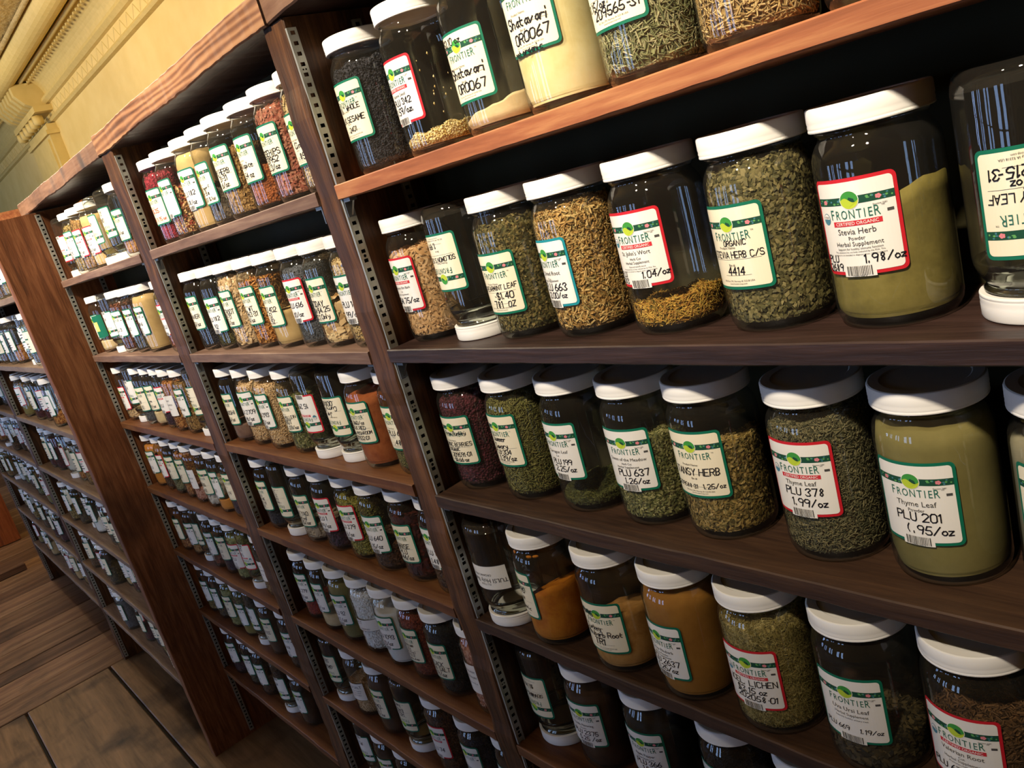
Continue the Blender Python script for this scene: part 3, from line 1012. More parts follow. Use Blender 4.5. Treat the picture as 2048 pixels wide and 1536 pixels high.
def sheet(u0, u1, v0, v1, rad, ncol=20, notch=None):
    """rounded rectangle as vertical strips."""
    us = np.linspace(u0, u1, ncol+1)
    if rad > 0:
        ex = np.array([rad*t for t in (.0, .08, .3, .6, 1.0)])
        us = np.unique(np.concatenate([us[(us > u0+rad) & (us < u1-rad)], u0+ex, u1-ex]))
    V, F = [], []
    for i, u in enumerate(us):
        d = min(u-u0, u1-u)
        c = rad-math.sqrt(max(0, rad*rad-(rad-d)**2)) if d < rad else 0
        V += [(u, v0+c), (u, v1-c)]
    for i in range(len(us)-1):
        F.append([2*i, 2*i+2, 2*i+3, 2*i+1])
    return V, F

class Flat:
    """collects flat polygons on a label with a material index each."""
    def __init__(s):
        s.V, s.F, s.M, s.L = [], [], [], []
    def add(s, V, F, mi, lift):
        n = len(s.V)
        s.V += [tuple(v) for v in V]
        s.L += [lift]*len(V)
        s.F += [[a+n for a in f] for f in F]
        s.M += [mi]*len(F)
    def rect(s, u0, u1, v0, v1, mi, lift, nc=None):
        nc = nc or max(1, int(abs(u1-u0)/.003))
        V, F = sheet(u0, u1, v0, v1, 0, nc)
        s.add(V, F, mi, lift)
    def disc(s, cu, cv, ru, rv, mi, lift, a0=0, a1=360, n=24):
        V = [(cu+ru*math.cos(R2(a0+(a1-a0)*i/n)), cv+rv*math.sin(R2(a0+(a1-a0)*i/n))) for i in range(n+(0 if a1-a0 == 360 else 1))]
        s.add(V, [list(range(len(V)))], mi, lift)
    def mesh(s, name, mats):
        P = bend(np.array(s.V), 0)
        a = np.array(s.V)[:, 0]/RL
        r = RL+np.array(s.L)
        P[:, 0] = r*np.sin(a)
        P[:, 1] = -r*np.cos(a)
        me = D.meshes.new(name)
        me.from_pydata([tuple(v) for v in P], [], s.F)
        for m in mats:
            me.materials.append(m)
        me.polygons.foreach_set('material_index', np.array(s.M, dtype=np.int32))
        me.update()
        return me

_tx = {}
def text_flat(txt):
    """built-in font outlines as flat polygons, cap height 1, centred on x."""
    if txt in _tx:
        return _tx[txt]
    cu = D.curves.new('t', 'FONT')
    cu.body = txt
    cu.align_x = 'CENTER'
    cu.resolution_u = 2
    cu.size = 1.43
    ob = D.objects.new('t', cu)
    COL.objects.link(ob)
    bpy.context.view_layer.update()
    dg = bpy.context.evaluated_depsgraph_get()
    me = ob.evaluated_get(dg).to_mesh()
    V = [(v.co.x, v.co.y) for v in me.vertices]
    F = [list(p.vertices) for p in me.polygons]
    ob.evaluated_get(dg).to_mesh_clear()
    D.objects.remove(ob)
    D.curves.remove(cu)
    _tx[txt] = (V, F)
    return V, F

def print_text(fl, txt, cu, cv, h, mi, lift=.00055, sx=1.0):
    V, F = text_flat(txt)
    fl.add([(cu+x*h*sx, cv+y*h) for x, y in V], F, mi, lift)

# hand lettering: one-stroke letters on a 4 x 6 grid
SF = {
'A': '00 26 40|12 32', 'B': '00 06 26 35 34 23 03|23 32 31 20 00', 'C': '45 36 16 05 01 10 30 41', 'D': '00 06 26 44 42 20 00',
'E': '46 06 00 40|03 33', 'F': '46 06 00|03 33', 'G': '45 36 16 05 01 10 30 41 43 23', 'H': '06 00|46 40|03 43', 'I': '26 20', 'J': '36 31 20 10 01',
'K': '06 00|46 03 40', 'L': '06 00 40', 'M': '00 06 22 46 40', 'N': '00 06 40 46', 'O': '16 05 01 10 30 41 45 36 16', 'P': '00 06 36 45 44 33 03',
'Q': '16 05 01 10 30 41 45 36 16|22 40', 'R': '00 06 36 45 44 33 03|23 40', 'S': '45 36 16 05 04 13 33 42 41 30 10 01', 'T': '06 46|26 20',
'U': '06 01 10 30 41 46', 'V': '06 20 46', 'W': '06 10 24 30 46', 'X': '06 40|00 46', 'Y': '06 23 46|23 20', 'Z': '06 46 00 40',
'0': '16 05 01 10 30 41 45 36 16', '1': '15 26 20', '2': '05 16 36 45 44 00 40', '3': '05 16 36 45 34 23 32 41 30 10 01', '4': '36 02 42|36 30',
'5': '46 16 03 33 42 41 30 10 01', '6': '36 14 02 01 10 30 41 42 33 13 02', '7': '06 46 20', '8': '23 14 15 26 35 34 23 12 11 20 31 32 23', '9': '44 33 13 04 05 16 36 45 44 30',
'a': '33 23 12 11 20 31|33 31 40', 'b': '06 00|02 13 23 32 31 20 10 01', 'c': '33 13 02 01 10 30', 'd': '36 30|32 23 13 02 01 10 20 31', 'e': '02 32 23 13 02 01 10 30',
'f': '35 26 15 10|03 33', 'g': '33 13 02 11 31|34 30 19', 'h': '06 00|02 13 23 32 30', 'i': '13 10|15 16', 'j': '23 20 09', 'k': '06 00|33 01 30', 'l': '16 10', 'm': '03 00|02 13 22 20|22 33 42 40',
'n': '03 00|02 13 23 32 30', 'o': '13 02 01 10 20 31 32 23 13', 'p': '03 09|02 13 23 32 31 20 10 01', 'r': '03 00|01 13 33', 's': '33 13 02 31 20 00', 't': '15 11 20 30|03 33',
'u': '03 01 10 20 31|33 30', 'v': '03 10 33', 'w': '03 10 22 30 43', 'y': '03 11 31|33 30 19', 'x': '03 30|00 33', 'z': '03 33 00 30', 'q': '33 13 02 01 10 31|33 39',
'/': '00 46', '-': '13 33', '.': '10 11', '$': '45 36 16 05 04 13 33 42 41 30 10 01|27 29', "'": '26 25', '#': '16 10|36 30|04 44|02 42', '+': '25 21|03 43', '(': '26 14 12 20', ')': '16 34 32 10', ',': '11 00', '&': '40 05 16 25 02 10 20 42', '"': '16 15|36 35'}
def hand(fl, txt, cu, cv, h, mi=0, wd=None, lift=.0006, width=None):
    """marker-pen lettering centred at cu with baseline cv and height h."""
    adv = .82*h
    wd = wd or h*.14
    tot = sum((adv*(.55 if ch in " .,'1iIl-" else .76 if ch.islower() else 1.0) for ch in txt))
    if width is None and tot > .050:
        h *= (.050/tot)**.6
        adv = .82*h
        wd = h*.135
        tot = sum((adv*(.55 if ch in " .,'1iIl-" else .76 if ch.islower() else 1.0) for ch in txt))
    k = min(1.0, .050/tot) if width is None else width/tot
    wd *= max(.6, k)
    x = cu-tot*k/2
    sl = random.uniform(.02, .14)
    ti = random.uniform(-.03, .05)
    for ch in txt:
        a = adv*(.55 if ch in " .,'1iIl-" else .76 if ch.islower() else 1.0)*k
        sp = SF.get(ch)
        if sp:
            for st in sp.split('|'):
                pts = []
                for c in st.split():
                    px, py = int(c[0]), int(c[1])
                    if py >= 7:
                        py = {7: 7, 8: -1, 9: -2}[py] if ch != '$' else {7: 6.8, 9: -.8}[py]
                    gx = (px/4.0)*(.62*h*k)+random.uniform(-.02, .02)*h
                    gy = (py/6.0)*h+random.uniform(-.025, .025)*h
                    pts.append((x+gx+gy*sl-(.15*h if ch in '1iIl.' else 0), cv+gy+(x+gx-cu)*ti))
                if ch == '$' and len(pts) == 2:
                    pts = [(x+.31*h*k, cv-.1*h), (x+.36*h*k, cv+1.1*h)]
                for (p, q) in zip(pts[:-1], pts[1:]):
                    dx, dy = q[0]-p[0], q[1]-p[1]
                    l = math.hypot(dx, dy) or 1e-6
                    ex, ey = dx/l*wd*.4, dy/l*wd*.4
                    nx, ny = -dy/l*wd*.5, dx/l*wd*.5
                    fl.add([(p[0]-ex+nx, p[1]-ey+ny), (p[0]-ex-nx, p[1]-ey-ny), (q[0]+ex-nx, q[1]+ey-ny), (q[0]+ex+nx, q[1]+ey+ny)], [[0, 1, 2, 3]], mi, lift)
        x += a

HW, LH = .0307, .0652           # half width and height of the stock label
def base_label_mesh(border, paper, notch):
    """border sheet, paper sheet."""
    f = Flat()
    V, F = sheet(-HW, HW, 0, LH, .0042, 22)
    f.add(V, F, 0, 0)
    b1 = f.mesh('label_border', [border])
    f = Flat()
    V, F = sheet(-HW+.0024, HW-.0024, .0024, LH-.0024, .0028, 22)
    f.add(V, F, 0, .00022)
    if notch:
        f.rect(-.0125, .0105, -.0012, .0030, 0, .00024)
    return b1, f.mesh('label_paper', [paper])
LB = {'G': base_label_mesh(M['bgreen'], M['cream'], False), 'P': base_label_mesh(M['bgreen'], M['paper'], True),
      'R': base_label_mesh(M['bred'], M['paper'], True), 'T': base_label_mesh(M['bteal'], M['paper'], True),
      'W': base_label_mesh(M['bwhite'], M['paper'], False)}
def band_mesh():
    f = Flat()
    v0, v1 = .0478, .0530
    f.rect(-HW+.0024, HW-.0024, v0, v1, 0, .00034)
    r = random.Random(3)
    for i in range(34):
        u = r.uniform(-HW+.004, HW-.004)
        if abs(u) < .0065:
            continue
        f.disc(u, r.uniform(v0+.001, v1-.001), r.uniform(.0006, .0013), r.uniform(.0004, .0008), r.choice([1, 1, 3]), .00042, n=6)
    for u in (-.020, .0185):
        for a in range(5):
            f.disc(u+.0011*math.cos(a*1.256), (v0+v1)/2+.0009*math.sin(a*1.256), .0010, .0008, 2, .00048, n=6)
    return f.mesh('floral_band', [M['band'], M['leafC'], M['pink'], M['seal']])
def emblem_mesh():
    f = Flat()
    cv = .0508
    f.disc(0, cv, .0066, .0062, 2, .00046)
    f.disc(0, cv, .0062, .0058, 0, .00052)
    # lime lower leaf with a wavy upper edge
    V = []
    n = 16
    for i in range(n+1):
        a = 182+176*i/n
        V.append((.0062*math.cos(R2(a)), cv+.0058*math.sin(R2(a))))
    for i in range(1, n):
        t = i/n
        u = V[n][0]+(V[0][0]-V[n][0])*t
        V.append((u, cv-.0002-.0016*math.sin(t*math.pi*2)))
    f.add(V, [list(range(len(V)))], 1, .00058)
    return f.mesh('emblem', [M['leafA'], M['leafB'], M['whitep']])
BAND, EMB = band_mesh(), emblem_mesh()
def head_mesh(kind):
    f = Flat()
    name = 'FRONTIER'
    wds = [.0, .0047, .0098, .0152, .0202, .0238, .0272, .0312]
    off = -.0168
    for ch, wx in zip(name, wds):
        big = .0068 if ch in 'FR' and wx in (0.0, .0312) else .0060
        print_text(f, ch, off+wx+.002, .0385, big, 1, sx=.72)
    print_text(f, 'TM', .0205, .0440, .0011, 0)
    if kind == 'G':
        print_text(f, 'Product Name:', -.004, .0320, .0020, 0)
        print_text(f, 'Bin #:', -.002, .0185, .0020, 0)
        print_text(f, '3021 Box 299, Norway IA 52318 USA', 0, .0062, .0014, 0)
        print_text(f, 'www.frontiercoop.com', 0, .0042, .0013, 0)
        f.rect(-.024, .024, .0236, .0238, 0, .0004)
        f.rect(-.012, .014, .0112, .0114, 0, .0004)
    else:
        print_text(f, 'Frontier 2681', .0190, .0452, .0011, 0)
        f.rect(.0225, .0265, .0395, .0415, 0, .0004)
        print_text(f, '0 89836 02681 4', -.001, -.0011, .0010, 0)
    return f.mesh('label_print', [M['print'], M['printgreen'], M['redbar'], M['whitep'], M['seal']])
def barcode_mesh():
    f = Flat()
    for i in range(16):
        u = -.010+i*.00115
        f.rect(u, u+random.Random(i).uniform(.0003, .0008), -.0004, .0062, 0, .0005, 1)
    return f.mesh('barcode', [M['print']])
def bar_mesh():
    f = Flat()
    f.rect(-.0150, .0190, .0335, .0370, 0, .0004)
    print_text(f, 'CERTIFIED ORGANIC', .002, .0342, .0022, 1, .0005)
    return f.mesh('organic_bar', [M['redbar'], M['whitep']])
def seal_mesh():
    f = Flat()
    f.disc(-.0215, .0390, .0036, .0040, 0, .0004)
    f.disc(-.0215, .0390, .0031, .0035, 1, .0005, 0, 180)
    print_text(f, 'USDA', -.0215, .0396, .0014, 2, .0006)
    return f.mesh('organic_seal', [M['seal'], M['whitep'], M['print']])
BARC, OBAR, SEAL = barcode_mesh(), bar_mesh(), seal_mesh()
HEAD = {k: head_mesh(k) for k in ('G', 'P', 'R')}
HEAD['T'] = HEAD['P']
def far_head_mesh(kind):
    f = Flat()
    f.rect(-.016, .018, .0395, .0435, 1, .0005, 4)
    if kind == 'R':
        f.rect(-.0150, .0190, .0335, .0370, 2, .0004, 4)
    for i, (a, b) in enumerate(((-.012, .012), (-.016, .013), (-.010, .014))):
        f.rect(a, b, .027-i*.008, .0295-i*.008, 3, .0005, 4)
    return f.mesh('label_print', [M['print'], M['printgreen'], M['redbar'], M['ink']])
FHEAD = {k: far_head_mesh(k) for k in ('G', 'P', 'R')}
FHEAD['T'] = FHEAD['P']

def add_label(root, typ, zb, lod, printed=(), written=(), inkmat='ink', hw=None):
    b, p = LB[typ]
    if lod == 'f':
        lab = put('label', p, None, root, (0, 0, zb))
        put('label_border', b, None, lab)
        if typ != 'W':
            put('label_print', FHEAD[typ], None, lab)['kind'] = 'stuff'
        return lab
    lab = put('label', p, None, root, (0, 0, zb))
    put('label_border', b, None, lab)
    if typ != 'W':
        put('floral_band', BAND, None, lab)
        put('emblem', EMB, None, lab)
        put('label_print', HEAD[typ], None, lab)['kind'] = 'stuff'
        if typ != 'G':
            put('barcode', BARC, None, lab)['kind'] = 'stuff'
        if typ == 'R':
            put('organic_bar', OBAR, None, lab)
            put('organic_seal', SEAL, None, lab)
    if printed:
        f = Flat()
        for (t, u, v, h) in printed:
            print_text(f, t, u, v, h, 0)
        put('product_print', f.mesh('product_print', [M['print']]), None, lab)
    if written:
        f = Flat()
        for (t, u, v, h) in written:
            hand(f, t, u, v, h)
        put('handwriting', f.mesh('handwriting', [M[inkmat]]), None, lab)
    return lab

def plain_label(root, zb, u0, u1, hgt, lines, mat='paper', rules=True):
    f = Flat()
    V, F = sheet(u0, u1, 0, hgt, .001, max(8, int((u1-u0)/.003)))
    f.add(V, F, 0, .0001)
    lab = put('label', f.mesh('label_paper', [M[mat]]), None, root, (0, 0, zb))
    f = Flat()
    if rules:
        f.rect(u0, u1, 0, .0006, 0, .0002)
        f.rect(u0, u1, hgt-.0006, hgt, 0, .0002)
    for (t, u, v, h) in lines:
        print_text(f, t, u, v, h, 0, .0003)
    if f.F:
        put('label_print', f.mesh('label_print', [M['ink']]), None, lab)['kind'] = 'stuff'
    return lab

def jar(x, y, z, lod, label, group, phi=0.0, inverted=False):
    o = empty('spice_jar', (x, y, z+.0004 if not inverted else z+HJ+.0004))
    o.rotation_euler = (0, math.pi if inverted else 0, R2(phi))
    tag(o, label, 'jar', group)
    put('glass', G[lod], None, o)
    if inverted and lod in NK:
        put('glass_neck', NK[lod], None, o)
    put('lid', LD[lod], None, o)
    return o

# ------------------------------------------------------------------ the jars
ORD = ['first', 'second', 'third', 'fourth', 'fifth', 'sixth', 'seventh', 'eighth', 'ninth', 'tenth', 'eleventh', 'twelfth', 'thirteenth', 'fourteenth', 'fifteenth']
SHELF = ['top', 'second', 'third', 'fourth', 'fifth', 'sixth', 'bottom']
BAY = {1: 'nearest bay', 2: 'middle bay', 3: 'third bay', 4: 'far unit', 5: 'farthest bay'}
def describe(kind, n, s, b):
    what = 'glass jar of %s' % kind if kind else 'upturned empty glass jar'
    return '%s, %s from left, %s shelf of %s' % (what, ORD[n], SHELF[s], BAY[b])

def relax(xs, xa, xb, y0, dmin=.0842):
    """keep neighbours from touching: nudge them along the shelf."""
    n = len(xs)
    P = [min(max(x*.99, xa+.0422), xb-.0422) for x in xs]
    for it in range(3000):
        for i in range(n-1):
            d = P[i+1]-P[i]
            if d < dmin:
                P[i] -= (dmin-d)*.5
                P[i+1] += (dmin-d)*.5
        P[0] = max(P[0], xa+.0422)
        P[-1] = min(P[-1], xb-.0422)
    return [(p, y0+random.uniform(-.003, .003)) for p in P]

# nearest bay: x, content, fill, tilt, tilt direction, label type, right-hand label edge (deg), label bottom, printed, written
# (content None = an empty jar stood on its lid)
GP = 'spice jars on the shelves'
HS = ('Herbal Supplement', 0, .0245, .0024)
FDA = [('This statement has not been evaluated by the FDA. This', 0, .0155, .0011), ('product is not intended to diagnose, treat, cure or prevent', 0, .0136, .0011)]
B1 = {
 0: (.062, [
  (-.858, 'black sesame seeds', .118, .004, 0, 'G', 42, .039, [], [('"Bl." WHOLE', .002, .0335, .0052), ('BLK.SESAME', .002, .0212, .0058), ('2401', .002, .0105, .0052)]),
  (-.748, 'white sesame seeds', .020, .004, 0, 'R', 35, .035, [('Sesame Seed', .002, .0278, .0032)], [('PLU 342', .004, .0195, .0060), ('1.59/oz.', .004, .0105, .0066)]),
  (-.640, 'tan root powder', .024, .008, .6, 'G', 44, .031, [], [('$2.10 oz', -.008, .0535, .0062), ('Shatavari', .002, .0235, .0095), ('OR0067', .004, .0098, .0080)]),
  (-.548, 'cream root powder', .128, .002, 0, 'G', 47, .050, [], [('Shatavari', .002, .0225, .0085), ('OR0067', .004, .0098, .0080), ('not organic', -.004, .0005, .0055)]),
  (-.450, 'grey-green cut stems', .124, .003, 1, 'G', 42, .042, [], [('1.15/oz', -.014, .0170, .0058), ('209565-31', .004, .0098, .0068)]),
  (-.354, 'straw-brown cut stems', .124, .003, 1, 'R', 40, .052, [('Hyssop Herb', 0, .0280, .0032), ('Cut', 0, .0235, .0024)], [('PLU 612', .002, .0150, .006)]),
  (-.258, 'rust-brown chips', .120, .003, 1, 'G', 40, .048, [], [('2.20/oz', .002, .0225, .006)]),
 ]),
 1: (.062, [
  (-.858, 'tan shredded bark', .112, .003, 1, 'R', 37, .041, [('Slippery Elm Bark', .002, .0278, .0030), ('Cut', 0, .0235, .0022), ('Herbal Supplement', 0, .0200, .0022)], [('$4.75/oz', .006, .0100, .0066)]),
  (-.766, None, 0, 0, 0, 'G', 40, .028, [], [("SOLOMON'S SEAL", 0, .0262, .0052), ('1.99', .006, .0100, .0060)]),
  (-.682, 'green-brown leaf flakes', .118, .006, -.5, 'G', 43, .029, [], [('SPEARMINT LEAF', .002, .0262, .0056), ('$1.40', .010, .0165, .0068), ('781', -.002, .0075, .0070), ('OZ', .016, .0075, .0058)]),
  (-.586, 'golden root chips', .121, .004, 0, 'T', 26, .033, [('Dried Root', .004, .0310, .0040), ('Cut', 0, .0262, .0024), HS], [('PLU 663', .004, .0160, .0068), ('2.00/oz', .006, .0085, .0056)]),
  (-.483, 'golden straw clippings', .026, .005, -.6, 'R', 41, .045, [("St. John's Wort", 0, .0280, .0036), ('Herb Cut', 0, .0237, .0022), ('Herbal Supplement', 0, .0203, .0024), ('Balanced mind & mood', 0, .0175, .0014)]+FDA, [('PLU', -.0215, .0095, .0046), ('383', -.0205, .0035, .0046), ('1.04/oz', .0165, .0080, .0056)]),
  (-.380, 'green stevia leaf', .126, .003, 0, 'G', 32, .036, [], [('ORGANIC', .004, .0345, .0040), ('STEVIA HERB C/S', .002, .0250, .0058), ('4414', .001, .0118, .0060)]),
  (-.287, 'olive leaf powder', .062, .034, -.2, 'R', 40, .040, [('Stevia Herb', .001, .0280, .0040), ('Powder', .001, .0240, .0026), ('Herbal Supplement', .001, .0200, .0030), ('Support for healthy immune function', .001, .0174, .0015)]+FDA, [('PLU', -.0215, .0092, .0046), ('2689', -.0200, .0032, .0046), ('1.98/oz', .0170, .0082, .0056)]),
  (-.191, None, 0, 0, 0, 'G', 55, .046, [], [('MULBERRY LEAF', 0, .0262, .0062), ('$1.15/oz', -.002, .0192, .0052), ('209215-31', .004, .0112, .0062)]),
 ]),
 2: (.066, [
  (-.8595, 'dark red berries', .122, .004, 0, 'G', 45, .037, [], [('From Turkey', .004, .0405, .0052), ('SUMAC BERRIES', .002, .0252, .0054), ('ORGANIC', -.004, .0190, .0042), ('209591-01', .006, .0112, .0054), ('$1.66 oz', .004, .0045, .0050)]),
  (-.758, 'green needle leaves', .119, .005, -.5, 'G', 38, .045, [], [('Summer', 0, .0328, .0060), ('Savory', 0, .0235, .0064), ('PLU 304', 0, .0160, .0058), ('1.39/oz', .006, .0082, .0062)]),
  (-.659, 'dark green leaf dust', .020, .004, 1, 'P', 37, .041, [('Tarragon Leaf', .001, .0310, .0036), ('Cut', 0, .0266, .0022)], [('PLU 199', .004, .0180, .0058), ('2.25/oz', .006, .0095, .0062)]),
  (-.566, 'green cut herb', .083, .010, -.3, 'P', 46, .041, [('Queen of the Meadow', .001, .0316, .0034), ('Herb Cut', .001, .0276, .0022), ('Herbal Supplement', .001, .0240, .0024)], [('PLU 637', .006, .0160, .0068), ('1.26/oz', .008, .0075, .0060)]),
  (-.479, 'green-gold cut herb', .084, .010, -.3, 'G', 44, .045, [], [('TANSY HERB', .000, .0225, .0074), ('209588-31', -.0130, .0098, .0040), ('1.25/oz', .0160, .0098, .0046)]),
  (-.372, 'fine grey-green leaf', .120, .005, 0, 'R', 41, .044, [('Thyme Leaf', .001, .0276, .0040)], [('PLU 378', .003, .0188, .0064), ('1.99/oz', .006, .0090, .0066)]),
  (-.280, 'khaki leaf powder', .122, .002, 0, 'P', 40, .036, [('Thyme Leaf', .001, .0310, .0042), ('Powder', .001, .0266, .0026)], [('PLU 201', .002, .0192, .0066), ('(.95/oz', .008, .0090, .0066)]),
  (-.186, 'grey-beige powder', .112, .002, 0, 'G', 40, .040, [], [('Wild Yam', 0, .0230, .0070), ('2.40/oz', 0, .0100, .006)]),
 ]),
 3: (.0430, [
  (-.855, None, 0, 0, 0, 'tulsi', 0, .058, [], []),
  (-.762, 'orange turmeric powder', .066, .020, -.2, 'G', 13, .039, [], [('$1.95', .004, .0350, .0070), ('oz', .008, .0255, .0060), ('Turmeric', .004, .0120, .0062)]),
  (-.649, 'tan rhubarb powder', .064, .016, -.3, 'G', 47, .028, [], [('9.95', -.014, .0470, .0070), ('Turkey', -.010, .0290, .0060), ('Rhubarb Root', .001, .0212, .0078), ('TR1', -.004, .0105, .0080)]),
  (-.550, 'ochre rhubarb powder', .126, .002, 0, 'P', 30, .028, [('Turkey Rhubarb', .001, .0316, .0034), ('Root Powder', .001, .0276, .0024), HS], [('PLU 2637', .002, .0165, .0064), ('1.25/oz', .004, .0080, .0062)]),
  (-.453, 'yellow-green lichen', .116, .006, 0, 'R', 44, .031, [], [('ICEL. LICHEN', .002, .0252, .0066), ('$3.15 oz', .000, .0168, .0062), ('202058-01', .004, .0088, .0062)]),
  (-.355, 'dark leaf pieces', .030, .006, -.4, 'P', 44, .036, [('Uva Ursi Leaf', .001, .0310, .0040), ('Herbal Supplement', .001, .0262, .0026), ('Supports healthy urinary tract', .001, .0228, .0016)], [('PLU 669', -.0130, .0105, .0044), ('1.19/oz', .0160, .0105, .0044)]),
  (-.262, 'brown root shreds', .080, .008, -.3, 'R', 36, .034, [('Valerian Root', .001, .0276, .0040), ('Cut', .001, .0240, .0022), ('Herbal Supplement', .001, .0205, .0026), ('Promotes restful sleep', .001, .0176, .0016)], [('PLU 670', -.010, .0090, .0056)]),
 ]),
 4: (.066, [
  (-.8590, None, 0, 0, 0, 'G', 36, .040, [], [('ORGANIC', .008, .0262, .0050), ('SENNA', -.012, .0262, .0050), ('$1.14/oz', .004, .0120, .0056)]),
  (-.769, 'dark brown powder', .112, .003, 0, 'P', 47, .040, [('Vanilla Flavoring', .001, .0310, .0034), ('Powder', .001, .0266, .0022)], [('PLU 2375', .002, .0180, .0062), ('5.25 /oz', .006, .0090, .0062)]),
  (-.663, 'charcoal powder', .104, .003, 0, 'P', 46, .040, [('Apple Pepper', .001, .0310, .0036), ('Herbal Supplement', .001, .0266, .0022)], [('PLU 366', .004, .0185, .0066), ('1.09/oz', .008, .0095, .006)]),
  (-.547, 'black seeds', .088, .003, 0, 'P', 44, .040, [('Vegetable Broth', .001, .0310, .0036)], [('PLU 402', .004, .0185, .0066)]),
  (-.450, 'dark brown cut root', .100, .003, 0, 'P', 42, .040, [('Vanilla Beans', .001, .0310, .0036)], [('PLU 417', .004, .0185, .0066)]),
 ]),
}
for s, (yc, js) in B1.items():
    for n, (x, kind, fh, tl, td, typ, ra, zb, pr, wr) in enumerate(js):
        z = HZ[1][s]+Z0
        phi = ra-42 if typ != 'tulsi' else 8
        o = jar(x, yc, z, 'n', describe(kind, n, s, 1), GP, phi, kind is None)
        if s == 3:                               # a slightly shorter jar on this shelf
            o.scale.z = .968
            if kind is None:
                o.location.z = z+HJ*.968+.0004
        if kind:
            fill(o, kind, fh, 'n', tl, td-R2(phi), .0012 if KINDS[kind][3] == 'powder' else .0022, strays=26 if 'white sesame' in kind else 0)
        if kind and 'turmeric' in kind:          # clots of powder stuck under the lid
            for aa in (-28, 20, 34):
                V, F = lathe([(.0001, -.0022), (.0034, -.0016), (.0042, .0002), (.0030, .0018), (.0001, .0024)], 10)
                V = V*np.array([1.0, .35, .8])
                c, s_ = math.cos(R2(aa-phi)), math.sin(R2(aa-phi))
                V = np.stack([V[:, 0]*c-V[:, 1]*s_+.0358*s_, V[:, 0]*s_+V[:, 1]*c-.0358*c, V[:, 2]+.1255], -1)
                put('powder_clot', mesh_np('powder_clot', V, F, True), content_mats(kind)[0], o)
        if typ == 'tulsi':
            plain_label(o, .058, -.034, .050, .036, [('TULSI Holy Basil', -.004, .0190, .0060), ('PLU TULSI', 0, .0260, .0026), ('ORGANIC INDIA', .004, .0120, .0030)])
        else:
            add_label(o, typ, zb, 'n', pr, wr)

